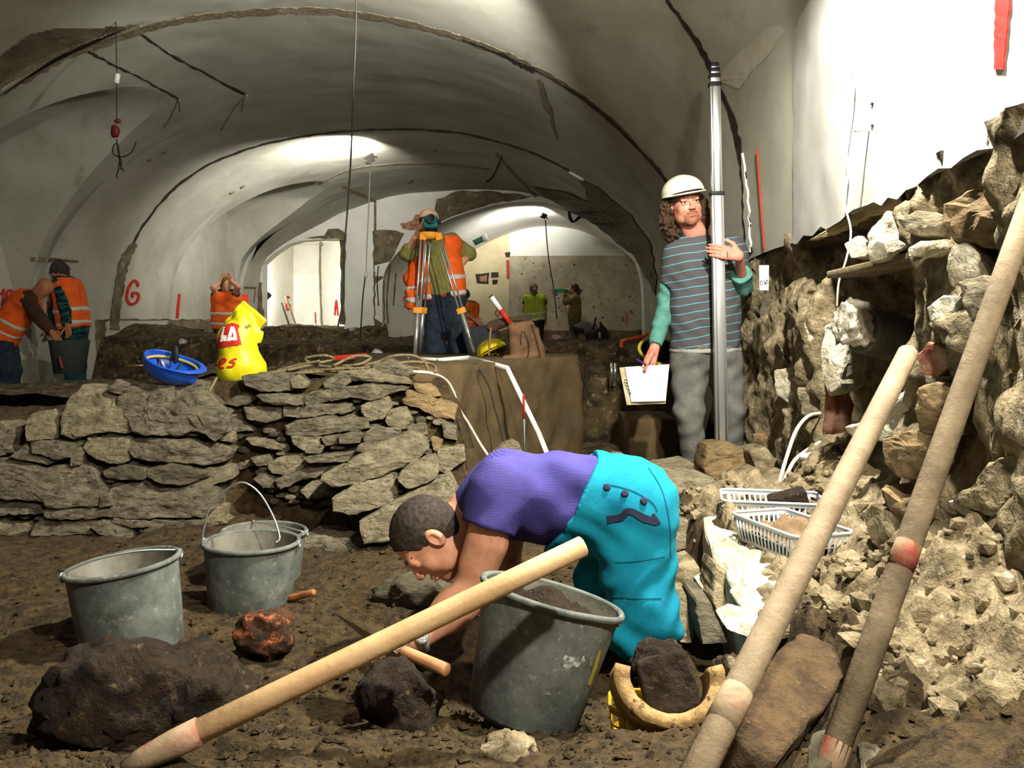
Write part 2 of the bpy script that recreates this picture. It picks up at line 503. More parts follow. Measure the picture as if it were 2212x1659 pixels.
m_soil_f = M('soil_far', (98, 82, 52), (44, 35, 22), 7, .95, 1., 18, col3=(150, 136, 104), scale3=16, lo3=.56, hi3=.68, bdist=.06)
m_baulk = M('soil_baulk', (96, 79, 52), (80, 65, 43), 5, .95, .55, 70, col3=(122, 104, 72), scale3=30, lo3=.62, hi3=.72, bdist=.008)
m_stone = M('stone_grey', (146, 136, 112), (98, 89, 70), 14, .9, 1., 30, col3=(66, 59, 46), scale3=26, lo3=.54, hi3=.66, stretch=(1, 1, 2.6), bdist=.04)
m_stone2 = M('stone_pale', (166, 154, 124), (122, 111, 86), 13, .9, 1., 32, col3=(84, 75, 57), scale3=28, lo3=.56, hi3=.68, stretch=(1, 1, 2.4), bdist=.04)
m_stone3 = M('stone_ochre', (150, 126, 88), (110, 92, 62), 10, .9, .9, 30, col3=(90, 66, 42), scale3=22, lo3=.56, hi3=.68, stretch=(1, 1, 2.2), bdist=.02)
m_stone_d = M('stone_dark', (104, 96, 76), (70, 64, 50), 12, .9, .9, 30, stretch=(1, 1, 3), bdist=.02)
m_mason = M('masonry', (156, 140, 108), (90, 78, 55), 13, .95, 1., 24, col3=(196, 186, 160), scale3=16, lo3=.6, hi3=.7, bdist=.03)
m_mortar = M('mortar_white', (214, 206, 184), (176, 164, 134), 10, .95, .9, 40, col3=(120, 106, 80), scale3=22, lo3=.62, hi3=.7, bdist=.02)
m_brick = M('brick_red', (150, 84, 60), (178, 150, 126), 14, .95, .8, 40, col3=(96, 54, 38), scale3=26, lo3=.6, hi3=.7)
m_red = M('paint_red', (196, 48, 30), (170, 34, 22), 40, .7)
m_redp = M('paint_red_faded', (176, 62, 44), (120, 60, 44), 20, .8)
m_black = M('black', (20, 20, 20), rough=.6)
m_grey_metal = M('aluminium', (188, 190, 188), rough=.35, metal=.75, spec=.5)
m_white_pl = M('white_plastic', (228, 228, 222), rough=.45)
m_cable_w = M('cable_white', (214, 210, 194), (188, 180, 158), 30, .6)
m_cable_k = M('cable_dark', (40, 36, 30), rough=.7)
m_rope = M('rope', (140, 124, 92), (104, 90, 64), 60, .95, .8, 150)

# ------------------------------------------------------------------ vaulted cellar shell
VPX = .1277
def xw(Y): return .899 + VPX * Y
def prof_px(lst, Y): return [P(a, b, Y) for a, b in lst]
S2 = prof_px([(241, 880), (243, 730), (247, 660), (258, 590), (282, 525), (325, 455), (380, 398), (450, 352), (520, 323), (600, 301), (700, 284), (800, 276), (880, 274),
              (980, 282), (1080, 303), (1150, 326), (1200, 353), (1300, 415), (1360, 465), (1398, 520), (1416, 580), (1422, 640), (1425, 730), (1426, 880)], 11.7)
S1 = prof_px([(-482, 986), (-480, 730), (-470, 640), (-420, 530), (-310, 420), (-190, 335), (-100, 258), (0, 190), (100, 136), (200, 95), (300, 62), (400, 39), (500, 27), (600, 21), (690, 20),
              (800, 31), (900, 51), (1000, 79), (1100, 118), (1200, 168), (1300, 238), (1400, 336), (1440, 388), (1475, 450), (1497, 530), (1505, 620), (1508, 730), (1510, 986)], 7.3)
S3 = prof_px([(559, 823), (560, 730), (561, 640), (566, 572), (600, 535), (650, 506), (700, 480), (740, 458), (812, 434), (875, 419), (976, 411),
              (1078, 411), (1150, 420), (1220, 441), (1300, 482), (1360, 532), (1392, 590), (1402, 650), (1405, 730), (1405, 823)], 17.0)
def left_half(S, Yt, Y0):
    k = max(range(len(S)), key=lambda i: S[i].z)
    return [Vector((p.x - VPX * (Y0 - Yt), Yt, p.z)) for p in S[:k + 1]]
S0 = left_half(S1, 5.6, 7.3) + prof_px([(720, -182), (900, -163), (1100, -128), (1300, -76), (1440, 0), (1490, 65), (1535, 137), (1575, 230), (1601, 330), (1613, 450), (1618, 545), (1619, 560)], 5.6)
def near(Yt):
    d = Yt - 4.6
    L = left_half(S1, Yt, 7.3)
    return L + [Vector((x + VPX * d, Yt, z)) for x, z in ((-.9, 2.72), (-.2, 2.72), (.4, 2.66), (.9, 2.5), (1.22, 2.25), (1.4, 1.95), (1.47, 1.6), (1.482, 1.1), (1.486, .7), (1.486, .43))]
NS = 61
def resamp(S):
    S = catmull(S, 5)
    k = max(range(len(S)), key=lambda i: S[i].z)
    def half(A, n):
        A = np.array([list(a) for a in A]); l = np.concatenate([[0], np.cumsum(np.linalg.norm(np.diff(A, axis=0), axis=1))])
        t = np.linspace(0, l[-1], n); return np.stack([np.interp(t, l, A[:, i]) for i in range(3)], 1)
    return np.concatenate([half(S[:k + 1], NS), half(S[k:], NS)[1:]])
def loft(A, B, n): return [A + (B - A) * t for t in np.linspace(0, 1, n)]
secs = [resamp(s) for s in (near(-1.5), near(2.0), near(4.6), S0, S1, S2, S3)]
def lunette(rows, tc, half_w, smax, out_=0.):
    """cut a window bay into the left flank: below the groin curve the surface stands back as a plumb wall"""
    n = len(rows); J = 26; out = []
    for i in range(n):
        t = i / (n - 1); e = 1 - (abs(t - tc) / half_w) ** 2
        lim = smax * math.sqrt(e) if e > 0 else 0.
        C = rows[i]; H = C[:NS]; l = np.concatenate([[0], np.cumsum(np.linalg.norm(np.diff(H, axis=0), axis=1))]); l /= l[-1]
        f = lambda q: np.stack([np.interp(q, l, H[:, k]) for k in range(3)], 1)
        a = f(np.linspace(0, lim, J)); a[:, 0] = H[0, 0] - (out_ * min(1., 3 * e) if e > 0 else 0)
        out.append(np.concatenate([a, f(np.linspace(lim, 1, NS - J)), C[NS:]]))
    return out
b0 = loft(secs[3], secs[4], 30); b1 = lunette(loft(secs[4], secs[5], 90), .33, .32, .70, .3); b2 = lunette(loft(secs[5], secs[6], 90), .55, .26, .68)
rows = loft(secs[0], secs[1], 6)[:-1] + loft(secs[1], secs[2], 14)[:-1] + loft(secs[2], secs[3], 14)[:-1] + b0[:-1] + b1[:-1] + b2
A = np.array(rows); nu, nv = A.shape[0], A.shape[1]
wob = fbm(A[..., 0] * 1.3, A[..., 1] * 1.3, A[..., 2] * 1.3, 3, 3) * .012
A[..., 2] += wob
ceil = struct(mk('ceiling', A.reshape(-1, 3), grid_faces(nu, nv), m_plaster))
# sharp creases stay sharp: shade by angle
def sharp(o, deg=32):
    bm = bmesh.new(); bm.from_mesh(o.data)
    for e in bm.edges:
        if len(e.link_faces) == 2 and e.calc_face_angle(0) > math.radians(deg): e.smooth = False
    bm.to_mesh(o.data); bm.free()
sharp(ceil)
# near right wall has a paler plaster colour: separate thin skin over the plumb part
yy = np.linspace(1.0, 4.62, 40); zz = np.linspace(.43, 1.55, 24)
YY, ZZ = np.meshgrid(yy, zz, indexing='ij')
edge = .43 + .02 * fbm(YY * 6, YY * 0, None, 5, 3)
ZZ = np.where(ZZ < .44, edge, ZZ)
XX = xw(YY) - .012 + .004 * fbm(YY * 5, ZZ * 5, None, 7, 3)
V = np.stack([XX, YY, ZZ], -1).reshape(-1, 3)
wall_r = struct(mk('wall_right', V, grid_faces(40, 24), m_plaster_b))

# ------------------------------------------------------------------ end wall with its two openings and the rooms beyond
arch_big = [(826, 740), (826, 684), (828, 600), (851, 555), (902, 509), (960, 478), (1002, 462), (1064, 444), (1116, 437), (1168, 437), (1226, 451), (1272, 469), (1355, 537), (1384, 587), (1391, 650), (1393, 740)]
door_l = [(567, 740), (567, 570), (590, 549), (620, 529), (650, 520), (690, 517), (744, 517), (744, 740)]
endp = [(556, 740), (556, 572), (600, 530), (650, 500), (700, 474), (740, 450), (812, 426), (875, 411), (976, 403), (1078, 403), (1150, 412), (1220, 433), (1300, 474), (1360, 524), (1400, 586), (1412, 740)]
def holed(name, outer, holes, Y, mat, thick=.4, parent=None):
    loops = [[P(a, b, Y) for a, b in l] for l in [outer] + holes]
    tri = tessellate_polygon([[Vector((p.x, p.z, 0)) for p in l] for l in loops]); V = [p for l in loops for p in l]; n = len(V)
    V += [p + Vector((0, thick, 0)) for p in V]
    Fc = [tuple(t) for t in tri] + [tuple(n + i for i in t)[::-1] for t in tri]; k = 0
    for l in loops:
        m = len(l)
        for i in range(m):
            a, b = k + i, k + (i + 1) % m; Fc.append((a, b, b + n, a + n))
        k += m
    o = mk(name, V, Fc, mat, parent, smooth=False); return o
wall_end = struct(holed('wall_end', endp, [catmull_px for catmull_px in [[(p.x, p.y) for p in catmull([(a, b, 0) for a, b in arch_big], 4)], door_l]], 17.0, m_plaster_w, .35))
arc2 = [(926, 740), (930, 640), (938, 612), (962, 582), (1018, 545), (1060, 521), (1101, 504), (1140, 493), (1178, 489), (1215, 491), (1251, 498), (1285, 511), (1313, 525), (1349, 545), (1385, 590), (1395, 650), (1397, 740)]
def rs(lst, Y, n=61):
    A_ = np.array([list(p) for p in catmull([P(a, b, Y) for a, b in lst], 5)]); l = np.concatenate([[0], np.cumsum(np.linalg.norm(np.diff(A_, axis=0), axis=1))])
    t = np.linspace(0, l[-1], n); return np.stack([np.interp(t, l, A_[:, i]) for i in range(3)], 1)
rb = np.array(loft(rs(arch_big, 17.3), rs(arc2, 20.5), 14))
vault2 = struct(mk('ceiling', rb.reshape(-1, 3), grid_faces(14, 61), m_plaster_w))
wall_back = struct(holed('wall_back', [(880, 790), (880, 430), (1450, 430), (1450, 790)], [], 20.5, M('plaster_beige', (206, 194, 156), (190, 176, 140), 2, .9, .2, 30)))
# side room seen through the left opening
g = Geo()
sa, sb = P(540, 500, 17.3), P(752, 500, 17.3)
ya, yb = 17.3, 20.3
xl, xr = P(552, 0, 17.3).x, P(690, 0, 20.3).x
xr2 = P(752, 0, 17.3).x
zt, zb = P(0, 500, 17.3).z, -.9
g.add([(xl, ya, zb), (xl, ya, zt), (xl, yb, zt), (xl, yb, zb)], [(0, 1, 2, 3)])
g.add([(xl, yb, zb), (xl, yb, zt), (xr, yb, zt), (xr, yb, zb)], [(0, 1, 2, 3)])
g.add([(xr, yb, zb), (xr, yb, zt), (xr2, 18.6, zt), (xr2, 18.6, zb)], [(0, 1, 2, 3)])
g.add([(xr2, 18.6, zb), (xr2, 18.6, zt), (xr2, ya, zt), (xr2, ya, zb)], [(0, 1, 2, 3)])
g.add([(xl, ya, zt), (xl, yb, zt), (xr2 + 1, yb, zt), (xr2 + 1, ya, zt)], [(0, 1, 2, 3)])
wall_side = struct(g.obj('wall_side', m_plaster_w, smooth=False))

bv_v = bvh_of(ceil, wall_end); bv_b = bvh_of(wall_back); bv_s = bvh_of(wall_side); bv_r = bvh_of(wall_r, ceil); bv_2 = bvh_of(vault2)

# back wall surfaces
patch('plaster_panel', bv_b, [(1100, 480), (1365, 480), (1365, 552), (1100, 553)], M('plaster_clean', (222, 222, 212), (212, 212, 202), 2, .9), wall_back, .01)
m_tilebed = M('tile_bed', (176, 168, 146), (150, 142, 120), 3, .95, .8, 8, col3=(74, 66, 56), scale3=9, lo3=.63, hi3=.67, bdist=.04)
patch('tile_bed_panel', bv_b, [(1101, 553), (1400, 552), (1400, 730), (1098, 730)], m_tilebed, wall_back, .012)
strip('red_pipe', bv_b, [(1097, 562), (1098, 602)], 6, m_redp, wall_back, .02)
for q in ([(1028, 592), (1057, 590), (1056, 614), (1030, 612)], [(1062, 588), (1077, 588), (1077, 600), (1062, 599)], [(1064, 604), (1076, 604), (1074, 614), (1066, 614)]):
    patch('electrical_box_hole', bv_b, q, m_dark, wall_back, .014, jit=1.2, seed=3)
patch('brick_fill', bv_b, [(1035, 597), (1052, 595), (1051, 608), (1036, 608)], m_brick, wall_back, .02, jit=1)
patch('plaster_chip', bv_b, [(1090, 545), (1103, 545), (1101, 556), (1092, 556)], m_dark, wall_back, .016, jit=1.5)
rr = random.Random(4)
for i in range(26):
    x, y = rr.uniform(1110, 1385), rr.uniform(560, 700); s = rr.uniform(1.2, 2.8)
    patch('plaster_chip', bv_b, [(x - s, y), (x, y - s), (x + s, y + .3 * s), (x, y + s)], m_dark, wall_back, .018)
for q in ([(1075, 668), (1070, 675), (1074, 684), (1079, 677), (1077, 669)], [(1074, 690), (1074, 696)], [(1353, 674), (1353, 704)]):
    strip('paint_mark', bv_b, q, 2, m_red, wall_back, .03)
# end wall: dark stripped pier and patches
patch('stripped_plaster', bv_v, [(806, 498), (845, 496), (872, 505), (850, 552), (829, 600), (827, 712), (808, 712)], m_render, wall_end, .02, jit=2, seed=1)
patch('stripped_plaster', bv_v, [(808, 436), (813, 434), (813, 500), (808, 500)], m_render, wall_end, .02)
patch('stripped_plaster', bv_v, [(938, 446), (945, 432), (985, 413), (1040, 412), (1100, 418), (1150, 424), (1110, 432), (1060, 440), (1000, 458), (950, 480), (935, 470)], m_render, wall_end, .02, jit=2, seed=2)
patch('stripped_plaster', bv_v, [(865, 483), (890, 478), (900, 462), (925, 470), (900, 496), (870, 496)], m_brick, wall_end, .02, jit=2, seed=3)
patch('stripped_plaster', bv_v, [(664, 515), (700, 508), (708, 496), (730, 494), (745, 502), (748, 516)], m_render, wall_end, .02, jit=1.5, seed=4)
patch('stripped_plaster', bv_v, [(735, 505), (748, 505), (746, 560), (744, 620), (746, 700), (734, 700), (737, 600), (734, 560)], m_render, wall_end, .02, jit=1.5, seed=5)
patch('stripped_plaster', bv_v, [(558, 610), (566, 610), (568, 700), (556, 700)], m_render, wall_end, .02, jit=1.5, seed=6)
patch('stripped_plaster', bv_v, [(1150, 404), (1230, 415), (1310, 455), (1378, 520), (1412, 600), (1395, 600), (1366, 548), (1290, 486), (1215, 446)], m_render, ceil, .02, jit=2, seed=7)
patch('stripped_plaster', bv_v, [(1255, 385), (1300, 410), (1365, 463), (1405, 520), (1420, 600), (1420, 650), (1398, 590), (1370, 520), (1310, 460), (1272, 430)], m_render, ceil, .015, jit=3, seed=8)
for k, q in enumerate(([(818, 575), (815, 610), (818, 660)], [(842, 580), (836, 640), (838, 700)], [(855, 590), (850, 660)])):
    strip('scratch', bv_v, q, 2, m_dark, wall_end, .03, jit=.6, seed=k, fall=17)
patch('stripped_plaster', bv_v, [(205, 690), (300, 689), (460, 691), (460, 760), (205, 760)], m_render, ceil, .02, jit=2, seed=9, step=10)
# arch grooves and chases in the vault
arch1 = [(0, 192), (60, 160), (130, 124), (200, 98), (300, 66), (400, 43), (500, 30), (600, 24), (690, 23), (800, 35), (900, 55), (1000, 83), (1100, 122), (1200, 172), (1300, 242), (1400, 340), (1440, 391), (1478, 458), (1500, 540)]
strip('groove', bv_v, arch1, [26, 26, 22, 22, 14, 13, 14, 14, 14, 14, 12, 13, 15, 11, 11, 9, 8, 7, 6], m_groove, ceil, .006, .35, 1, 6, thick=.01)
strip('crack', bv_v, arch1[11:18], [2, 4, 2, 5, 3, 3, 2], m_dark, ceil, .012, .9, 2, 8)
strip('crack', bv_v, [(1100, 126), (1130, 140), (1150, 152)], [5, 8, 4], m_dark, ceil, .012, .9, 9, 8)
patch_fill('stripped_plaster', bv_v, [(0, 120), (60, 75), (130, 58), (180, 62), (300, 52), (310, 64), (200, 96), (120, 130), (50, 165), (0, 190)], m_render, ceil, .005, 4.)
strip('crack', bv_r, [(1440, 0), (1490, 66), (1528, 128), (1556, 190), (1580, 250), (1600, 330), (1609, 420), (1614, 500), (1617, 548)], [6, 7, 12, 8, 9, 10, 9, 12, 14], m_dark, ceil, .006, .6, 3, 6)
strip('plaster_edge', bv_r, [(1605, 330), (1612, 400), (1616, 470), (1621, 545)], [3, 6, 10, 6], m_plaster_w, ceil, .012, .5, 4, 6)
arch2 = [(258, 600), (290, 520), (330, 458), (385, 400), (450, 356), (520, 327), (600, 305), (700, 288), (800, 280), (900, 279), (1000, 288), (1090, 310), (1160, 334), (1230, 368)]
strip('crack', bv_v, arch2, [4, 5, 4, 4, 4, 3, 3, 3, 3, 3, 3, 3, 3, 3], m_dark, ceil, .008, .6, 5, 6)
strip('groove', bv_v, [(246, 712), (250, 660), (258, 608), (266, 570), (280, 540), (292, 526)], [18, 18, 18, 19, 16, 10], m_render, ceil, .02, .25, 6, 6, thick=.03)
strip('crack', bv_v, [(690, 396), (760, 366), (840, 355), (920, 353), (1000, 358), (1060, 366)], 3, m_groove, ceil, .008, .5, 7, 6)
for k, q in enumerate(([(190, 110), (245, 140), (310, 172), (385, 213)], [(303, 72), (370, 118), (450, 162), (530, 204)])):
    strip('chase', bv_v, q, 4, m_dark, ceil, .006, .7, 20 + k, 8)
    strip('chase_lip', bv_v, [(a + 4, b + 4) for a, b in q], 3, m_plaster_w, ceil, .004, .9, 30 + k, 8)
for k, q in enumerate(([(385, 213), (372, 245), (355, 275)], [(530, 205), (505, 235), (478, 280)], [(386, 214), (389, 240)], [(527, 210), (522, 240)])):
    strip('scratch', bv_v, q, 2.2, m_groove, ceil, .006, .3, 40 + k)
strip('scratch', bv_v, [(1085, 335), (1065, 380), (1050, 392)], 3, m_dark, ceil, .01, .4, 50)
strip('chase', bv_v, [(1070, 330), (1110, 375), (1160, 425)], 5, m_groove, ceil, .008, .5, 51)
strip('chase', bv_v, [(1165, 170), (1185, 230), (1205, 300)], [8, 12, 8], m_groove, ceil, .004, .9, 52)
strip('chase', bv_v, [(740, 402), (812, 434)], 5, m_groove, ceil, .01, .3, 53)
for x, y in ((350, 330), (317, 348), (497, 418), (520, 405), (935, 327), (880, 395)):
    strip('plaster_nick', bv_v, [(x, y), (x + 9, y - 4)], 4, m_groove, ceil, .008, .3, int(x))
# lintel over a bricked window on the left flank
strip('lintel', bv_v, [(68, 560), (110, 561), (168, 565)], [9, 8, 3], m_render, ceil, .01, .1, 54)
strip('lintel', bv_v, [(527, 621), (552, 622)], 4, m_render, ceil, .01, .1, 55)
strip('scratch', bv_v, [(551, 622), (548, 655)], 2, m_groove, ceil, .01, .1, 56)
# sprayed letters
def c(ox, oy, s, pts): return [(ox + a / s, oy + b / s) for a, b in pts]
for k, q in enumerate((c(0, 500, 2.962, [(882, 352), (872, 322), (848, 318), (818, 365), (808, 425), (828, 462), (860, 460), (882, 430), (880, 398), (846, 396), (846, 422)]),
          c(0, 500, 2.962, [(1146, 400), (1138, 470), (1130, 556)]),
          c(0, 530, 6.144, [(-30, 660), (20, 640), (50, 595), (30, 800)]), c(0, 530, 6.144, [(60, 800), (80, 700), (100, 610), (145, 600), (160, 650), (130, 690), (75, 690)]),
          c(0, 530, 6.144, [(-60, 862), (40, 856)]), c(0, 530, 6.144, [(632, 740), (628, 830), (622, 905)]))):
    strip('painted_letter', bv_v, q, 5.5 if k != 5 else 4, m_red, ceil, .012, .15, 60 + k, 6)
for k, q in enumerate((c(540, 480, 6.381, [(1175, 1285), (1195, 1075), (1220, 1290)]), c(540, 480, 6.381, [(1170, 1182), (1220, 1185)]), c(540, 480, 6.381, [(900, 1240), (908, 1400)]),
          c(540, 480, 6.381, [(500, 1050), (518, 1020), (538, 1050)]), c(540, 480, 6.381, [(495, 1120), (500, 1190), (520, 1212), (540, 1180), (545, 1130)]))):
    strip('painted_letter', bv_s, q, 2.4, m_red, wall_side, .02, .1, 70 + k, 5)
strip('corner_crack', bv_s, [(692, 520), (692, 600), (696, 690), (698, 705)], 3, m_groove, wall_side, .02, .5, 75)
strip('paint_mark', bv_v, [(871, 650), (875, 640), (874, 665)], 2.5, m_red, wall_end, .03, 0, 1, 4, fall=17)
strip('painted_stripe', bv_r, [(2170, -30), (2165, 60), (2160, 150)], [30, 27, 20], m_red, wall_r, .004, .12, 80, 8)
patch('stain', bv_r, [(1545, 172), (1590, 120), (1640, 80), (1655, 60), (1690, 55), (1700, 62), (1660, 120), (1620, 160), (1600, 190)], M('stain', (186, 180, 160), (200, 197, 182), 8, .95, .1, 60), ceil, .004, jit=2, seed=12, step=8)
strip('wall_hole', bv_r, [(1883, 224), (1887, 225)], 6, m_black, wall_r, .003); strip('wall_hole', bv_r, [(1883, 271), (1887, 272)], 6, m_black, wall_r, .003)

# ------------------------------------------------------------------ ground
def ledge_x(Y): return .66 + .04 * np.sin(Y * 5)
def z_near(x, Y):
    px = CX + x / np.maximum(Y, .3) * F
    z = -.95 + np.clip(2.1 - Y, 0, 3) * .3
    z = z - .10 * np.exp(-(((x - .02) / .22) ** 2 + ((Y - 2.42) / .25) ** 2))                  # working hollow
    z = z - .05 * np.exp(-(((x - .33) / .2) ** 2 + ((Y - 1.9) / .15) ** 2))
    z = z + .05 * np.exp(-(((x + .25) / .5) ** 2 + ((Y - 3.3) / .35) ** 2))
    b = sm(0, .07, x - ledge_x(Y)) * sm(1.75, 2.15, Y) * (1 - sm(3.7, 4.3, Y))                 # stone ledge
    b2 = sm(.45, .75, x) * (1 - sm(1.9, 2.3, Y))
    z = z + b * .22 + b2 * .12
    z = z + sm(.32, .02, xw(Y) - x) * .18 * (1 - sm(4.6, 5.2, Y))
    bk = sm(4.38, 4.5, Y) * (1 - sm(960, 1010, px))                                             # level ground behind the old wall
    z = z * (1 - bk) + bk * (-.32 - .16 * (1 - sm(250, 480, px)))
    z = z + sm(.6, .75, x) * (1 - sm(3.9, 4.4, Y)) * (.05 * fbm(x * 6, Y * 6, None, 15, 3) + .03 * np.abs(fbm(x * 17, Y * 17, None, 16, 3)))
    z = z + .035 * fbm(x * 2.2, Y * 2.2, None, 11, 3) + .013 * fbm(x * 11, Y * 11, None, 12, 3) + .006 * fbm(x * 34, Y * 34, None, 13, 2)
    return z
xs = np.arange(-4.2, 2.0, .02); ys = np.concatenate([np.arange(.9, 3.2, .016), np.arange(3.2, 5.3, .025)])
X, Yg = np.meshgrid(xs, ys, indexing='ij'); Z = z_near(X, Yg)
floor = struct(mk('floor', np.stack([X, Yg, Z], -1).reshape(-1, 3), grid_faces(len(xs), len(ys), True), m_soil))
def gz(x, Y): return float(z_near(np.array([x]), np.array([Y]))[0])
def z_far(x, Y):
    px = CX + x / Y * F
    z = np.full_like(x, -.95)
    pl = (1 - sm(985, 1020, px)) * (1 - sm(7.0, 7.6, Y)); z = z * (1 - pl) + pl * (-.32 - .16 * (1 - sm(250, 480, px)))
    front = 11.4 - 1.6 * sm(430, 600, px); back = 12.6 + 8 * (1 - sm(425, 445, px))
    bk = sm(front - .25, front + .1, Y) * (1 - sm(back - .2, back + .2, Y))
    z = z * (1 - bk) + bk * (-.22 + .2 * (1 - sm(300, 600, px)) * sm(11.3, 12.2, Y))
    br = sm(7.2, 7.35, Y) * (1 - sm(8.3, 8.8, Y)) * sm(1250, 1262, px); z = z * (1 - br) + br * -.42
    e = sm(15.9, 16.4, Y) * (1 - sm(835, 850, px)) * sm(545, 560, px); z = z * (1 - e) + e * -.06
    bw = sm(19.7, 20.2, Y); z = z * (1 - bw) + bw * -.16
    z = z + .05 * fbm(x * 1.5, Y * 1.5, None, 21, 4) + .02 * fbm(x * 6, Y * 6, None, 22, 3)
    return z
xs = np.arange(-9, 4.4, .07); ys = np.arange(5.25, 21.2, .07); X, Yg = np.meshgrid(xs, ys, indexing='ij'); Z = z_far(X, Yg)
struct(mk('floor', np.stack([X, Yg, Z], -1).reshape(-1, 3), grid_faces(len(xs), len(ys), True), m_soil_f))
# earth baulk with cut faces
plan = [P(985, 0, 5.0), P(1060, 0, 5.5), P(1160, 0, 6.1), P(1250, 0, 6.6), P(1235, 0, 7.5), P(1000, 0, 7.6), P(780, 0, 7.5), P(760, 0, 5.4), P(880, 0, 4.75)]
pl2 = []
for i in range(len(plan)):
    a, b = plan[i], plan[(i + 1) % len(plan)]; k = max(2, int((b - a).length / .05))
    pl2 += [a.lerp(b, j / k) for j in range(k)]
zl = np.linspace(-1.05, -.245, 20); V = []; n = len(pl2)
for i, p in enumerate(pl2):
    for z in zl:
        q = Vector((p.x, p.y, z)); d = .03 * noise.fractal(q * 4, .8, 2, 4); s = (z + .245) * -.16
        V.append((p.x + .25 * s + d, p.y - s - d, z + .012 * noise.noise(q * 5)))
Fc = [((i * 20 + k), ((i + 1) % n) * 20 + k, ((i + 1) % n) * 20 + k + 1, i * 20 + k + 1) for i in range(n) for k in range(19)]
cc = sum((Vector(V[i * 20 + 19]) for i in range(n)), Vector()) / n; V.append(cc)
Fc += [(i * 20 + 19, ((i + 1) % n) * 20 + 19, len(V) - 1) for i in range(n)]
baulk = mk('earth_baulk', V, Fc, m_baulk); top(baulk, 'brown earth baulk with a cut face that carries the tripod and the folding rule', 'earth block')
# stepped earth block beside the standing man
g = Geo()
a, b = P(1358, 905, 6.0), P(1442, 905, 6.0)
g.box(((a.x + b.x) / 2 + .04, 6.3, -.82), ((b.x - a.x) / 2 + .04, .02, 0), (0, .3, 0), (0, 0, .17))
top(g.obj('earth_step', m_baulk, bevel=.02), 'small squared earth step left standing behind the legs of the man with the white helmet', 'earth block')
# crumbs of soil
V = []; Fc = []; rr = random.Random(9)
for i in range(4200):
    if i < 3400:
        x = rr.uniform(-1.9, 1.0); y = 1.45 + rr.random() ** 1.3 * 2.6
    else:
        x = rr.uniform(-1.2, .5); y = rr.uniform(1.6, 2.4)
    s = .004 + .012 * rr.random() ** 3; z = gz(x, y) if False else 0
    V.append((x, y, s))
cr = np.array(V); czs = z_near(cr[:, 0], cr[:, 1]); V = []
for (x, y, s), z in zip(cr, czs):
    o = len(V); a = rr.random() * 3
    for q in ((1, 0, 0), (-1, 0, 0), (0, 1, 0), (0, -1, 0), (0, 0, 1), (0, 0, -1)):
        u = s * rr.uniform(.6, 1.3); V.append((x + (q[0] * math.cos(a) - q[1] * math.sin(a)) * u, y + (q[0] * math.sin(a) + q[1] * math.cos(a)) * u, z + s * .3 + q[2] * u * .8))
    Fc += [(o, o + 2, o + 4), (o + 2, o + 1, o + 4), (o + 1, o + 3, o + 4), (o + 3, o, o + 4), (o + 2, o, o + 5), (o + 1, o + 2, o + 5), (o + 3, o + 1, o + 5), (o, o + 3, o + 5)]
crumb = mk('soil_crumbs', V, Fc, m_soil, smooth=False, kind='stuff'); top(crumb, 'loose crumbs of brown soil scattered over the trench floor', 'soil')
# ------------------------------------------------------------------ old masonry wall across the trench
def y_face(px, py):
    y = 4.12 + (1150 - py) * .0008 - .06 * math.sin(px / 180.)
    s1 = float(sm(600, 880, px)); s2 = float(sm(860, 1060, py)); y -= .40 * s1 * s2
    y -= .16 * float(sm(430, 520, px)) * (1 - float(sm(520, 600, px))) * 0
    y += .10 * math.exp(-((px - 520) / 55.) ** 2)
    return y
sw = root('stone_wall', P(500, 1170, 4.1), 'excavated dry stone wall of grey schist blocks running across the trench', 'wall')
tops = [(-520, 900), (-160, 915), (0, 925), (60, 905), (130, 880), (180, 850), (300, 842), (440, 845), (470, 880), (530, 830), (640, 815), (740, 812), (840, 790), (900, 812), (985, 850), (1010, 960)]
def top_y(px): return float(np.interp(px, [a for a, b in tops], [b for a, b in tops]))
V = []; us = np.arange(-520, 1015, 9.); nvv = 46
for u in us:
    ty = top_y(u) + 10
    for k in range(nvv):
        if k < 38:
            py = 1215 + (ty - 1215) * k / 37; yy_ = y_face(u, py) + .085
            q = P(u, py, yy_); q.y += .05 * noise.fractal(q * 5, .9, 2, 4) + .015 * noise.noise(q * 22)
        else:
            q = P(u, ty, y_face(u, ty) + .085); q.y += (k - 37) * .09; q.z += -.012 * (k - 37) + .02 * noise.noise(q * 7)
        V.append(q)
mk('earth_core', V, grid_faces(len(us), nvv, True), m_soil, sw)
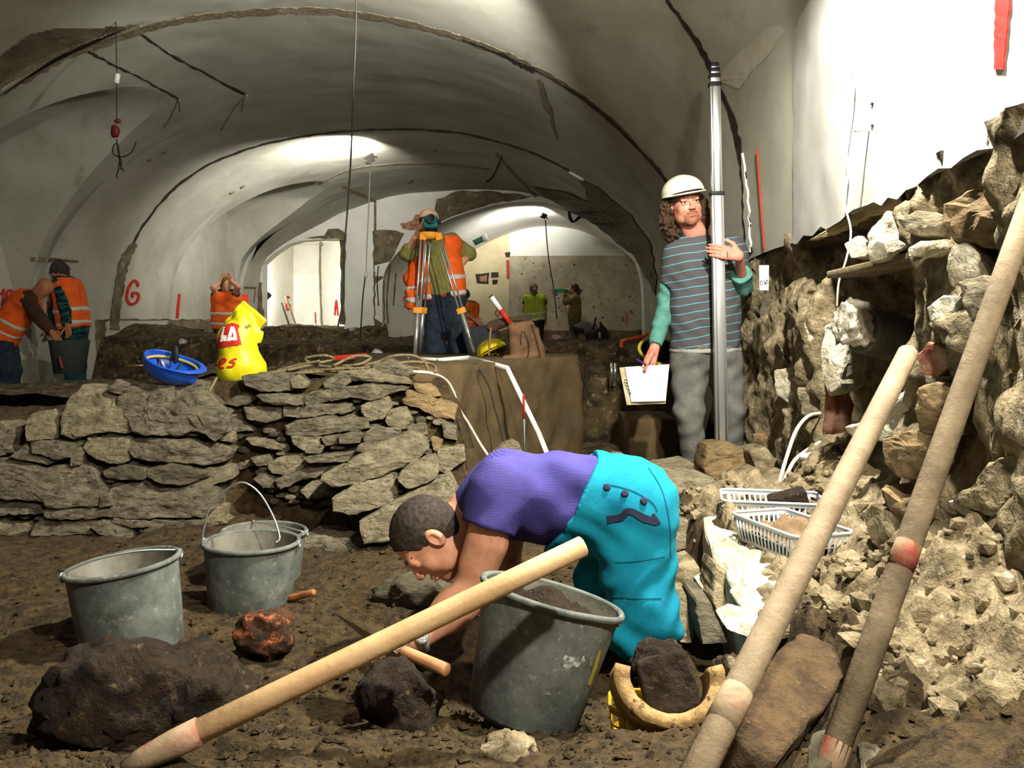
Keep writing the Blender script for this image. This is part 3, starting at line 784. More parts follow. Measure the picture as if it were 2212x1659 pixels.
LS = [
 [(135,911),(149,871),(176,839),(203,847),(250,851),(257,884),(270,901),(287,932),(236,932),(189,935),(159,945),(138,935)],
 [(260,851),(270,837),(338,837),(338,857),(317,868),(311,888),(324,905),(365,911),(405,928),(371,938),(304,935),(287,928),(270,898),(255,874)],
 [(341,834),(375,834),(368,861),(361,888),(368,911),(324,905),(312,884),(319,866)],
 [(378,834),(405,829),(436,832),(439,857),(452,868),(473,888),(479,928),(456,949),(439,935),(405,925),(371,911),(365,888)],
 [(230,844),(250,822),(275,830),(273,841),(257,851)], [(57,925),(71,895),(111,889),(125,898),(118,928),(122,945),(61,950)],
 [(-40,935),(0,915),(34,935),(20,962),(27,976),(-30,986)], [(64,955),(111,952),(152,959),(152,986),(125,992),(68,979)],
 [(27,986),(57,959),(68,982),(125,992),(101,1003),(34,989)], [(155,969),(182,969),(172,1003),(152,1006)],
 [(189,949),(277,949),(280,969),(270,996),(236,1003),(203,989),(182,969)], [(284,952),(338,949),(398,955),(439,976),(442,1003),(371,999),(304,992),(280,979)],
 [(439,972),(473,962),(496,976),(483,996),(449,1003)], [(223,1019),(257,1006),(304,1009),(317,1023),(307,1036),(257,1036),(226,1033)],
 [(321,1016),(371,1003),(436,1016),(439,1030),(398,1046),(354,1043),(321,1033)], [(436,1016),(490,1013),(493,1036),(452,1050),(412,1043)],
 [(243,1060),(304,1040),(341,1046),(375,1053),(429,1046),(452,1060),(449,1097),(429,1114),(338,1117),(246,1114),(243,1090)],
 [(-60,1003),(34,1009),(95,1016),(182,1006),(203,1030),(216,1063),(203,1090),(182,1094),(101,1097),(98,1084),(-60,1070)],
 [(-60,1077),(95,1087),(98,1107),(-60,1117)], [(101,1100),(203,1097),(236,1100),(233,1117),(135,1121),(101,1114)],
 [(-60,1127),(68,1134),(64,1158),(-60,1160)], [(71,1141),(88,1124),(196,1124),(203,1138),(192,1154),(135,1158),(68,1158)],
 [(199,1141),(216,1127),(284,1138),(280,1165),(263,1168),(219,1154)], [(314,1141),(324,1127),(439,1124),(446,1141),(432,1171),(371,1175),(314,1158)],
 [(243,1121),(310,1127),(320,1138),(284,1140),(240,1130)], [(452,1094),(476,1100),(473,1124),(486,1131),(439,1136)],
 [(-60,985),(30,992),(80,1002),(30,1008),(-60,1002)], [(216,1072),(236,1062),(240,1092),(215,1096)], [(400,1176),(438,1166),(446,1186),(410,1194)],
 # right-hand stretch
 [(525,814),(562,808),(626,808),(633,838),(603,845),(562,845),(532,831)], [(626,821),(643,811),(660,828),(657,838),(633,838)],
 [(555,855),(603,851),(650,858),(646,875),(603,875),(569,868)], [(484,872),(511,855),(538,855),(538,872),(511,878)],
 [(657,855),(704,838),(751,838),(755,858),(704,868),(663,872)], [(751,838),(805,828),(873,835),(879,841),(839,851),(805,865),(758,858)],
 [(734,804),(805,797),(879,818),(879,828),(805,824),(758,821)], [(805,791),(839,777),(896,804),(879,818),(822,804)], [(700,824),(738,804),(755,824),(738,838),(700,838)],
 [(650,885),(670,872),(751,875),(748,892),(704,895),(643,905)], [(528,882),(603,878),(609,902),(576,912),(535,905)],
 [(781,878),(805,865),(836,858),(842,882),(829,902),(798,909),(785,895)], [(832,909),(842,889),(873,882),(886,909),(873,926),(839,919)],
 [(883,845),(906,848),(947,865),(981,875),(977,905),(940,899),(906,882),(873,872)], [(893,831),(927,831),(950,855),(940,858),(900,845)],
 [(619,922),(643,909),(704,902),(785,905),(785,929),(738,932),(677,943),(623,939)], [(630,943),(690,939),(690,959),(657,973),(633,959)],
 [(694,946),(731,939),(731,959),(704,963)], [(733,943),(758,936),(778,939),(775,956),(734,959)], [(788,939),(805,926),(859,929),(859,939),(819,956),(788,956)],
 [(731,1020),(771,990),(822,963),(873,943),(906,956),(913,976),(900,990),(839,1020),(782,1040),(734,1051),(700,1037),(704,1024)],
 [(579,1007),(603,990),(660,980),(663,1007),(616,1024),(589,1020)], [(596,1040),(616,1027),(670,1010),(724,1007),(697,1024),(643,1040),(609,1057)],
 [(660,990),(704,983),(771,976),(758,997),(690,1000),(667,1000)], [(542,990),(579,983),(586,1003),(555,1007)], [(549,1034),(569,1024),(599,1034),(589,1054),(569,1054)],
 [(650,1061),(670,1044),(711,1054),(690,1078),(663,1078)], [(859,1034),(879,1010),(933,990),(944,1017),(937,1037),(883,1057)],
 [(721,1078),(765,1054),(836,1034),(852,1054),(849,1078),(798,1101),(755,1111),(724,1101)],
 [(781,1132),(822,1105),(873,1078),(957,1037),(974,1078),(873,1138),(842,1169),(792,1176),(785,1155)], [(947,976),(998,970),(1001,997),(960,1024),(947,1010)],
 [(532,949),(569,949),(616,963),(603,973),(549,963)], [(879,926),(913,919),(920,939),(890,943)], [(932,949),(954,956),(947,976),(937,973)],
 [(955,915),(983,925),(985,950),(960,945)], [(500,905),(530,912),(545,930),(505,932)], [(480,925),(505,935),(500,955),(470,950)], [(612,876),(645,878),(640,900),(612,900)],
 [(905,1050),(950,1035),(985,1060),(960,1100),(910,1110)], [(663,963),(700,962),(690,980),(660,978)], [(775,962),(815,956),(800,978),(770,974)],
]
rr = random.Random(31); yy0 = 930
for hgt in (46, 34, 52, 40, 44, 30):          # the courses go on to the left of the frame
    x = -500 + rr.uniform(0, 40)
    while x < -70:
        w_ = rr.uniform(70, 150); LS.append([(x, yy0 + rr.uniform(0, 6)), (x + w_ * .5, yy0 - rr.uniform(-2, 5)), (min(x + w_, -62), yy0 + rr.uniform(0, 6)), (min(x + w_, -62), yy0 + hgt - 4), (x + w_ * .5, yy0 + hgt), (x, yy0 + hgt - 4)]); x += w_ + 5
    yy0 += hgt
mats = [m_stone, m_stone, m_stone2, m_stone_d]
for i, p in enumerate(LS):
    cx = sum(a for a, b in p) / len(p); cy = sum(b for a, b in p) / len(p)
    w = max(a for a, b in p) - min(a for a, b in p); w_m = w / F * 4.1
    mt = m_stone if i % 5 else m_stone2
    if i in (42, 43, 62): mt = m_stone3
    if i in (13, 32, 14): mt = m_stone_d
    if i in (40, 41, 49, 56, 57, 58, 59, 65): mt = m_stone2
    big = i in (49, 57, 58, 56)
    # each block a little larger than its visible outline so the joints stay tight
    g_ = 1.12
    p = [(cx + (a - cx) * g_, cy + (b - cy) * g_) for a, b in p]
    stone('stone', p, y_face(cx, cy) - (.07 if big else 0) - .02 * ((i * 37) % 10) / 10, min(.3, .10 + .5 * w_m), mt, sw, i + 1, .045, (0, .0011), rough=.022)
# small packing stones in the joints
def in_poly(x, y, poly):
    r_ = False
    for i in range(len(poly)):
        (x0, y0), (x1, y1) = poly[i - 1], poly[i]
        if (y0 > y) != (y1 > y) and x < (x1 - x0) * (y - y0) / (y1 - y0) + x0: r_ = not r_
    return r_
rr = random.Random(77); done = []
for i in range(2500):
    if len(done) > 120: break
    x, y = rr.uniform(-20, 990), rr.uniform(860, 1165)
    if y < top_y(x) + 18 or (x > 500 and y > 1085 + (x - 500) * .05) or (470 < x < 560 and y > 1010): continue
    if any(in_poly(x, y, q) for q in LS) or any(abs(x - a) < 17 and abs(y - b) < 9 for a, b in done): continue
    done.append((x, y)); w_, h_ = rr.uniform(9, 19), rr.uniform(4, 9); q = [(x + w_ * math.cos(t) * rr.uniform(.75, 1.1), y + h_ * math.sin(t) * rr.uniform(.75, 1.1)) for t in (.3, 1.2, 2.2, 3.0, 3.9, 4.8, 5.7)]
    stone('stone', q, y_face(x, y) + .035, .08, rr.choice((m_stone, m_stone_d, m_stone2, m_stone)), sw, 500 + i, .03, rough=.01)
# ------------------------------------------------------------------ stripped lower part of the right wall
yv = np.arange(1.2, 6.5, .022); zv = np.arange(-1.1, .50, .022)
YY, ZZ = np.meshgrid(yv, zv, indexing='ij')
nz_ = fbm(YY * 4, ZZ * 4, None, 31, 4); n3 = fbm(YY * 15, ZZ * 9, None, 35, 3)
niche = sm(2.7, 2.85, YY) * (1 - sm(3.85, 4.0, YY)) * sm(-.62, -.5, ZZ) * (1 - sm(.2, .26, ZZ))
under = sm(2.8, 3.0, YY) * (1 - sm(4.5, 4.7, YY)) * sm(.2, .26, ZZ) * (1 - sm(.405, .43, ZZ))
XX = xw(YY) + .06 * nz_ + .022 * n3 + .42 * niche + .10 * under + .02 - .05 * (1 - sm(-.2, .2, ZZ)) - .10 * sm(4.9, 5.6, YY) * (1 - sm(.42, .46, ZZ)) + .09 * sm(.36, .42, ZZ) * (1 - sm(4.5, 4.8, YY)) * (.25 + .75 * sm(2.6, 3.0, YY))
XX = XX - .16 * (1 - sm(-1.0, -.55, ZZ)) * (1 - sm(2.4, 3.2, YY)) * 0
wall_low = struct(mk('wall_right', np.stack([XX, YY, ZZ], -1).reshape(-1, 3), grid_faces(len(yv), len(zv)), m_mason))
def Yw(px): return .899 / ((px - CX) / F - VPX)
c7 = lambda *p: c(1600, 350, 2.2124, p)
c27 = lambda *p: c(1750, 1000, 2.5173, p)
c26 = lambda *p: c(1420, 950, 3.686, p)
RS = [  # outline, distance offset from wall plane, depth, material
 (c7((100,640),(190,610),(210,720),(150,780),(90,740)), -.05, .12, m_stone_d), (c7((210,600),(260,590),(270,680),(230,720)), -.06, .12, m_mason),
 (c7((270,650),(350,640),(380,720),(340,760),(280,740)), -.08, .15, m_stone2), (c7((300,770),(380,760),(390,850),(330,860)), -.1, .15, m_mortar),
 (c7((170,720),(260,740),(280,900),(220,960),(170,860)), -.08, .15, m_mason), (c7((290,800),(350,870),(380,960),(320,1000),(280,900)), -.12, .15, m_stone),
 (c7((20,700),(70,740),(80,880),(30,900)), -.02, .12, m_stone_d), (c7((40,920),(120,960),(140,1120),(70,1100)), -.05, .12, m_stone_d),
 (c7((160,1000),(260,980),(300,1080),(240,1160),(170,1120)), -.1, .15, m_mortar), (c7((270,1080),(380,1100),(385,1200),(300,1220)), -.12, .15, m_stone2),
 (c7((70,1120),(180,1180),(200,1280),(100,1280)), -.1, .14, m_mason), (c7((120,960),(170,880),(190,980),(160,1060)), -.06, .12, m_stone_d),
 (c7((200,1180),(290,1230),(300,1340),(210,1320)), -.16, .16, m_mason), (c7((60,1300),(180,1300),(220,1400),(140,1450),(50,1400)), -.2, .18, m_stone3),
 (c7((390,790),(460,760),(500,850),(500,960),(480,1080),(420,1120),(390,1000)), -.14, .2, m_mortar), (c7((400,1060),(440,1100),(450,1180),(430,1300),(390,1300)), -.12, .15, m_brick),
 (c7((495,390),(560,350),(600,380),(595,450),(530,460)), -.05, .16, m_mortar), (c7((600,340),(690,240),(780,270),(790,400),(700,460),(610,480)), -.07, .22, m_mortar),
 (c7((740,270),(860,230),(960,250),(1010,290),(960,360),(830,350),(780,330)), -.05, .22, m_stone2), (c7((800,410),(860,380),(970,370),(985,420),(900,450),(800,450)), -.1, .12, m_mortar),
 (c7((970,200),(1140,110),(1354,40),(1380,330),(1250,420),(1100,400),(1010,380),(960,290)), -.04, .2, m_stone3), (c7((1010,400),(1080,390),(1140,440),(1200,560),(1100,560),(1000,590),(980,500)), -.06, .2, m_mortar),
 (c7((890,700),(960,640),(1060,650),(1130,680),(1120,800),(1040,880),(960,860),(940,790),(900,760)), -.1, .25, m_mortar), (c7((1040,570),(1150,540),(1230,600),(1200,700),(1100,760),(1060,660)), -.08, .2, m_stone2),
 (c7((850,920),(900,860),(990,900),(1000,970),(930,1030),(850,1010)), -.12, .2, m_brick), (c7((850,1080),(930,1050),(1070,1090),(1050,1300),(850,1300),(830,1180)), -.14, .25, m_stone3),
 (c7((500,1270),(600,1230),(680,1180),(830,1060),(830,1280),(700,1330),(560,1340)), -.2, .25, m_mortar), (c7((660,1340),(800,1290),(990,1310),(970,1450),(920,1530),(740,1510),(680,1440)), -.22, .25, m_stone3),
 (c7((810,480),(960,460),(970,600),(930,690),(850,700),(820,580)), .12, .2, m_stone3), (c7((1220,880),(1300,780),(1354,700),(1400,1380),(1200,1400),(1220,1100)), -.02, .2, m_mason),
 (c7((1170,1450),(1300,1390),(1380,1400),(1380,1659),(1100,1659),(1000,1600),(1100,1560)), -.1, .25, m_mason), (c7((670,1570),(760,1600),(870,1590),(900,1659),(700,1659)), -.25, .2, m_stone),
 (c27((740,220),(830,190),(960,100),(1163,0),(1190,280),(1080,310),(960,290),(870,310),(760,250)), -.12, .25, m_mortar), (c27((320,590),(480,610),(440,760),(400,810),(320,740)), -.42, .2, m_mason),
 (c27((270,270),(330,230),(500,300),(520,450),(370,480),(330,440)), -.4, .2, m_mason), (c27((380,140),(470,210),(630,170),(600,330),(480,330),(400,230)), -.3, .2, m_stone3),
 (c27((890,960),(950,930),(1000,980),(980,1060),(900,1020)), -.25, .15, m_mason), (c27((900,1080),(960,1060),(1190,1080),(1190,1400),(1000,1550),(920,1400)), -.25, .25, m_mason),
 (c27((540,330),(640,420),(820,500),(780,760),(620,700),(560,560)), -.12, .2, m_stone_d), (c27((830,330),(1000,320),(1190,420),(1190,800),(920,880),(830,600)), -.06, .2, m_stone_d),
]
for i, (p, off, dep, mt) in enumerate(RS):
    cx = sum(a for a, b in p) / len(p); cy = sum(b for a, b in p) / len(p)
    p = [(cx + (a - cx) * 1.04, cy + (b - cy) * 1.04) for a, b in p]
    stone('stone', p, Yw(cx) + off * 1.6, dep, mt, wall_low, 200 + i, .05, (-.0012, 0), (.75, .66, 0), rough=.022, stri=(9, 9, 9))
# rubble apron at the foot of the wall
xa = np.arange(.64, 1.5, .012); yb_ = np.arange(1.25, 4.3, .014); Xa, Ya = np.meshgrid(xa, yb_, indexing='ij')
Za = z_near(Xa, Ya) + .012 + .035 * fbm(Xa * 9, Ya * 9, None, 61, 4) + .012 * np.abs(fbm(Xa * 30, Ya * 30, None, 62, 3))
Za = Za - .08 * (1 - sm(.66, .76, Xa + .03 * fbm(Ya * 5, Xa * 5, None, 63, 2))) - .1 * (1 - sm(1.35, 1.6, Ya)) - .08 * sm(3.9, 4.25, Ya)
struct(mk('floor', np.stack([Xa, Ya, Za], -1).reshape(-1, 3), grid_faces(len(xa), len(yb_), True), m_mason))
V = []; Fc = []; rr = random.Random(19)
ico = bmesh.new(); bmesh.ops.create_icosphere(ico, subdivisions=1, radius=1); iv = [v.co.copy() for v in ico.verts]; jf = [[v.index for v in f.verts] for f in ico.faces]; ico.free()
for i in range(620):
    x = rr.uniform(.66, 1.25); y = rr.uniform(1.5, 4.1)
    if x > xw(y) - .02: continue
    z = float(z_near(np.array([x]), np.array([y]))[0]) + .02; s = .008 + .03 * rr.random() ** 3; o = len(V); sx, sy, sz = (rr.uniform(.6, 1.3) for _ in range(3)); of = Vector((i, -i, i * .5))
    V += [Vector((x, y, z)) + Vector((q.x * sx, q.y * sy, q.z * sz * .8)) * s * (1 + .35 * noise.noise(q * 1.7 + of)) for q in iv]; Fc += [tuple(o + k for k in f) for f in jf]
top(mk('rubble_chips', V, Fc, m_mason, smooth=False, kind='stuff'), 'small chips of stone and mortar strewn over the rubble below the right wall', 'rubble')
stone('plaster_edge', [(1742, 522), (1800, 482), (1870, 440), (1945, 402), (1942, 448), (1870, 466), (1800, 506)], Yw(1830) + .02, .05, M('plaster_section', (214, 196, 150), (186, 164, 118), 12, .95, .5, 40), wall_r, 411, .02, (-.0045, 0), (.75, .66, 0), rough=.01)
# ledge and floor slabs
FS = [(c26((340,640),(400,600),(500,600),(640,730),(900,870),(1080,1020),(1060,1150),(950,1240),(800,1290),(680,1240),(560,1080),(480,960),(420,800)), -.715, .25, m_mortar, 'broad pale stone ledge that the grey crates stand on'),
 (c26((870,870),(1000,830),(1240,1060),(1400,1120),(1400,1250),(1250,1420),(1080,1300),(1060,1120)), -.735, .2, m_mason, 'rough ochre rubble shelf under the white measuring tape'),
 (c27((150,390),(230,360),(345,430),(340,490),(240,500)), -.66, .1, m_mortar, 'small pale flat stone right of the grey crate'),
 (c27((150,580),(250,490),(380,480),(340,590),(200,630)), -.68, .1, m_mortar, 'white flat stone below the small pale one beside the crate'),
 (c27((460,1080),(600,1010),(800,1050),(880,1130),(860,1250),(700,1250),(560,1200)), -.74, .15, m_mason, 'ochre flat rubble stone behind the lower end of the grey pole'),
 (c27((430,1390),(580,1340),(710,1380),(640,1440),(520,1480),(470,1450)), -.73, .1, m_stone2, 'small striped stone lying under the measuring tape'),
 (c27((255,1490),(290,1405),(370,1460),(480,1510),(620,1480),(760,1560),(840,1720),(280,1720)), -.70, .12, m_stone, 'large pale grey slab in the lower right corner'),
 (c27((0,1480),(60,1450),(160,1460),(150,1600),(60,1690),(-30,1690)), -.68, .12, m_stone_d, 'grey stone between the bottom ends of the two leaning poles'),
 (c27((540,1210),(620,1180),(880,1300),(850,1380),(700,1350),(580,1300)), -.75, .1, m_stone3, 'ochre stone between the tape and the dark corner')]
for i, (p, z, th, mt, lb) in enumerate(FS):
    top(stone('floor_stone', p, 2.5, th, mt, None, 300 + i, .03, flatz=z, rough=.02, stri=(14, 14, 14)), lb, 'stone')
for i, (p, Y, d, mt, lb) in enumerate((
 (c26((680,1340),(760,1290),(860,1310),(900,1400),(800,1450),(690,1400)), 2.22, .15, m_mortar, 'pale lump under the front edge of the stone ledge'),
 (c26((560,1520),(680,1450),(860,1500),(800,1600),(700,1570)), 2.1, .15, m_mortar, 'pale pointed stone below the lump at the ledge front'),
 (c26((350,1180),(430,1130),(480,1190),(440,1260),(360,1240)), 2.62, .12, m_mortar, 'small pale stone in the shaded face of the ledge'),
 (c26((120,1110),(200,1040),(330,1000),(380,1180),(250,1240),(140,1200)), 2.75, .2, m_mason, 'crusted stone in the ledge face right behind the turquoise trousers'),
 (c26((100,1250),(260,1240),(340,1420),(280,1640),(120,1600)), 2.55, .2, m_mason, 'tall crusted stone under the ledge beside the kneeling leg'),
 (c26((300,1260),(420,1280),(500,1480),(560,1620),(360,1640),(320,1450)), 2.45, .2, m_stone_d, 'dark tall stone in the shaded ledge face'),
 (c26((470,1000),(560,1080),(680,1240),(700,1420),(520,1500),(440,1300)), 2.5, .2, m_mason, 'brown rubble block carrying the front of the pale ledge'),
 (c26((850,1440),(1080,1300),(1200,1440),(1160,1560),(940,1600)), 2.15, .2, m_mason, 'brown rubble lump behind the thick leaning pole'),
 (c26((-60,330),(0,300),(250,300),(500,340),(510,440),(500,600),(380,640),(60,560)), 3.9, .35, m_stone2, 'long pale block behind the turquoise trousers'),
 (c26((-60,240),(100,220),(290,190),(300,260),(230,300),(-40,300)), 4.6, .3, m_stone2, 'flat pale slab at the bare feet of the standing man'),
 (c26((100,640),(340,640),(340,760),(280,860),(120,900),(60,760)), 3.35, .3, m_stone2, 'low pale stone between the ledge and the kneeling man'),
 (c26((400,50),(600,30),(760,100),(770,160),(740,250),(640,300),(420,330),(360,230)), 4.95, .3, m_stone3, 'wet ochre boulder under the foot of the levelling staff'),
 (c26((640,300),(800,230),(920,330),(880,450),(720,460),(640,400)), 4.45, .25, m_mason, 'crusted lump right below the ochre boulder'),
 (c26((740,90),(860,60),(960,160),(900,300),(780,240)), 4.8, .25, m_mason, 'crusted lump between the ochre boulder and the right wall'),
 (c26((520,350),(640,400),(700,470),(640,500),(520,470)), 4.2, .2, m_stone3, 'small stone behind the rear grey crate'),
 (c26((900,330),(1040,260),(1160,380),(1180,500),(1000,520),(880,460)), 4.1, .25, m_mason, 'rubble lump beside the plastic pipe'),
 ([(1060, 985), (1080, 965), (1105, 955), (1122, 962), (1132, 990), (1060, 1000)], 4.6, .2, m_stone2, 'pale stone behind the blue shirt under the red tipped rod'),
 ([(1312, 1000), (1330, 984), (1352, 985), (1366, 1010), (1340, 1030), (1318, 1025)], 4.8, .2, m_stone2, 'pale upright stone behind the hip of the kneeling man'),
 ([(1428, 1000), (1436, 998), (1446, 1005), (1438, 1012)], 4.9, .06, m_stone3, 'tiny ochre stone beside the grey trouser leg'),
 ([(650, 1166), (704, 1169), (788, 1189), (782, 1200), (704, 1196), (650, 1184)], 3.75, .3, m_stone, 'low kerb stone right of the rear bucket'),
 ([(-40, 1290), (10, 1285), (40, 1302), (20, 1330), (-40, 1335)], 3.2, .2, m_stone, 'grey stone at the left edge of the trench'),
 )):
    top(stone('rubble_stone', p, Y, d, mt, None, 330 + i, .05, rough=.02, stri=(10, 10, 12), tilt=(0, .0008)), lb, 'stone')
# ------------------------------------------------------------------ loose rocks on the trench floor
m_clod = M('clod', (58, 44, 28), (34, 26, 18), 16, .95, 1., 45, col3=(120, 98, 62), scale3=34, lo3=.6, hi3=.7, bdist=.03)
m_clod_r = M('clod_red', (92, 58, 36), (50, 40, 28), 22, .95, 1., 50, col3=(190, 104, 58), scale3=26, lo3=.55, hi3=.63, bdist=.02)
def rk(px, py, Y, w, h, d, mt, seed, lb, cat='rock', name='rock', rx=0, rz=None, amp=.2):
    s = Y / F
    R = Matrix.Rotation(rx, 3, 'Y') @ Matrix.Rotation(rz if rz is not None else .3, 3, 'Z')
    return top(rock(name, P(px, py, Y), (w * s / 2, d / 2, h * s / 2), mt, seed, R, None, 4, amp, fine=.07), lb, cat)
rk(262, 1500, 1.96, 300, 215, .3, m_clod, 1, 'large dark crumbly earth clod in the lower left corner')
rk(440, 1478, 2.05, 230, 165, .3, m_clod, 5, 'brown earth clod between the dark one and the shovel handle')
rk(574, 1366, 2.5, 118, 95, .14, m_clod_r, 3, 'reddish brick lump in front of the middle bucket', rz=.1)
rk(862, 1512, 1.98, 165, 150, .17, m_clod, 14, 'dark angular rock under the trowel', rx=.5)
rk(1090, 1632, 1.72, 130, 80, .13, m_mason, 9, 'grey stone at the bottom edge below the tilted bucket')
rk(1490, 1612, 1.82, 110, 60, .1, m_clod_r, 12, 'red brick fragment in front of the yellow basket')
rk(1590, 1480, 2.1, 90, 120, .12, m_mason, 13, 'rubble lump behind the curved tile')
rk(905, 1290, 2.9, 170, 90, .18, m_stone_d, 15, 'dark shaly stone under the head of the kneeling man')
rk(1140, 1430, 2.75, 130, 90, .2, m_clod, 16, 'dark clod in the working hollow under the kneeling man')
rk(1420, 1430, 2.25, 110, 90, .12, m_clod, 17, 'dark crumbly clod right of the kneeling leg')
# ------------------------------------------------------------------ work lamps of the hall (each with its own light)
m_lamp_body = M('lamp_body', (226, 226, 214), rough=.5); m_lamp_dark = M('lamp_dark', (52, 54, 66), rough=.5)
m_glass_on = emis('lamp_glass', (1, .97, .9), 12)
def floodlight(c_, aim, w, body, label, energy, angle, soff=.12):
    c_ = Vector(c_); R = basis(Vector(aim) - c_)
    r = root('floodlight', c_, label, 'lamp')
    X, Yd, Zd = R.col[0], R.col[1], R.col[2]
    Geo().box(c_, X * w * .5, Yd * w * .4, Zd * w * .22).obj('housing', body, r, bevel=w * .06)
    Geo().box(c_ + Zd * w * .24, X * w * .42, Yd * w * .32, Zd * w * .02).obj('lens', m_glass_on, r)
    for s in (-1, 1):
        Geo().box(c_ + X * s * w * .56 - Zd * w * .25, X * w * .03, Yd * w * .1, Zd * w * .3).obj('bracket', body, r)
    lamp('SPOT', c_ + Zd * soff, energy, (1, .97, .9), c_ + Zd * 3, .05, angle, .8)
    return r
L3 = P(797, 343, 12.2); floodlight(L3, P(690, 312, 12.9), .15, m_lamp_body, 'white floodlight hung on a white cable under the vault', 520, 150)
L4 = P(1174, 466, 17.9); floodlight(L4, P(1120, 400, 18.6), .13, m_lamp_dark, 'dark floodlight glaring under the far vault', 620, 160)
L5 = P(576, 640, 17.45); floodlight(L5, P(640, 610, 20.3), .16, m_lamp_dark, 'floodlight clamped to the jamb of the bright side room', 230, 165)
# ------------------------------------------------------------------ people
def skin(name, col, col2): return M(name, col, col2, 25, .55, .15, 180, spec=.35, sss=.06, bdist=.002)
m_skin = skin('skin', (206, 150, 118), (190, 130, 100)); m_skin2 = skin('skin_ruddy', (200, 138, 114), (186, 116, 96)); m_skin3 = skin('skin_tan', (186, 124, 88), (168, 108, 76))
m_hair_k = M('hair_dark', (42, 34, 28), (70, 60, 50), 60, .8, .8, 160, bdist=.004); m_hair_b = M('hair_brown', (74, 52, 32), (46, 32, 20), 60, .75, .9, 120, bdist=.006)
m_hair_l = M('hair_light', (128, 100, 62), (90, 68, 40), 40, .75, .8, 120)
m_eye = M('eye_white', (168, 150, 140), rough=.6, spec=.1); m_iris = M('iris', (40, 38, 36), rough=.5, spec=.1); m_lip = M('lip', (160, 84, 74), rough=.5)
m_orange = M('vest_orange', (244, 104, 30), (226, 86, 20), 14, .8, .3, 80); m_band = M('reflective_band', (204, 206, 200), (180, 184, 180), 60, .45)
m_yg = M('vest_yellow', (168, 186, 54), (150, 168, 40), 14, .8)
m_jeans = M('jeans', (40, 52, 66), (26, 34, 46), 18, .9, .4, 90); m_olive = M('shirt_olive', (134, 130, 72), (112, 110, 58), 10, .9, .4, 60)

def head_R(fwd, up):
    y = -Vector(fwd).normalized(); z = Vector(up); z = (z - y * z.dot(y)).normalized(); x = y.cross(z)
    return Matrix((x, y, z)).transposed()
def add_head(sd, o, R, k=1., neck_to=None, detail=True):
    T = lambda *v: Vector(o) + R @ (Vector(v) * k)
    E = lambda c_, r, kk=.018, sub=False: sd.ell(T(*c_), [q * k for q in r], R, kk * k, sub)
    E((0, .012, .03), (.075, .094, .083)); E((0, -.022, -.035), (.060, .066, .080), .03)
    E((0, -.062, -.094), (.024, .022, .019), .025)
    if detail:
        for s in (-1, 1):
            E((.034 * s, -.058, -.034), (.026, .022, .026), .02)
            E((.048 * s, -.02, -.075), (.018, .035, .022), .03)
            E((.078 * s, .006, -.012), (.009, .020, .032), .006); E((.082 * s, .0, -.012), (.004, .010, .018), .004, True)
            E((.031 * s, -.096, .003), (.017, .014, .0095), .012, True)
            E((.011 * s, -.098, -.031), (.008, .010, .007), .006)
            E((.031 * s, -.0815, .0115), (.017, .0085, .0055), .005); E((.031 * s, -.080, -.0055), (.015, .0085, .004), .005)
        E((0, -.076, .024), (.05, .016, .010), .016)
        sd.cone(T(0, -.084, .012), T(0, -.105, -.027), .007 * k, .0095 * k, .010 * k)
        E((0, -.089, -.057), (.022, .009, .006), .006); E((0, -.086, -.069), (.019, .010, .007), .006)
        sd.box(T(0, -.104, -.0628), (.019 * k, .012 * k, .0012 * k), R, .0005, .003 * k, True)
    if neck_to is not None: sd.cone(T(0, .02, -.055), neck_to, .056 * k, .060 * k, .03)
    return T
def add_hand(sd, w, f, n, s, curl=.35, k=1., spread=0., thumb=True, lens=(.074, .083, .077, .060), tcurl=.4):
    """w wrist, f finger direction, n palm normal, s towards the thumb"""
    w, f, n, s = Vector(w), Vector(f).normalized(), Vector(n), Vector(s)
    n = (n - f * n.dot(f)).normalized(); s = (s - f * s.dot(f) - n * s.dot(n)).normalized()
    for o in (.028, .010, -.009, -.026):
        sd.cone(w + s * o * .55 * k, w + (f * .088 + s * o) * k, .015 * k, .0125 * k, .014)
    for i, o in enumerate((.029, .010, -.009, -.027)):
        p = w + (f * .090 + s * o) * k; a = 0.
        for j, fr in enumerate((.45, .31, .24)):
            a += curl * (1.0 if j else .8); d = f * math.cos(a) + n * math.sin(a) + s * spread * (1.5 - i) * .1
            q = p + d.normalized() * lens[i] * fr * 1.15 * k; sd.cone(p, q, (.0098 - .0008 * j) * k, (.0092 - .001 * j) * k, .004); p = q
    if thumb:
        p = w + (f * .018 + s * .026) * k; d = (f * .6 + s * .75 + n * .25).normalized()
        q = p + d * .045 * k; sd.cone(p, q, .016 * k, .0125 * k, .012)
        d2 = (f * .85 + s * .3 + n * tcurl).normalized(); r = q + d2 * .034 * k; sd.cone(q, r, .0115 * k, .0105 * k, .006)
        d3 = (f * .9 + n * (tcurl + .2)).normalized(); sd.cone(r, r + d3 * .026 * k, .0105 * k, .009 * k, .005)

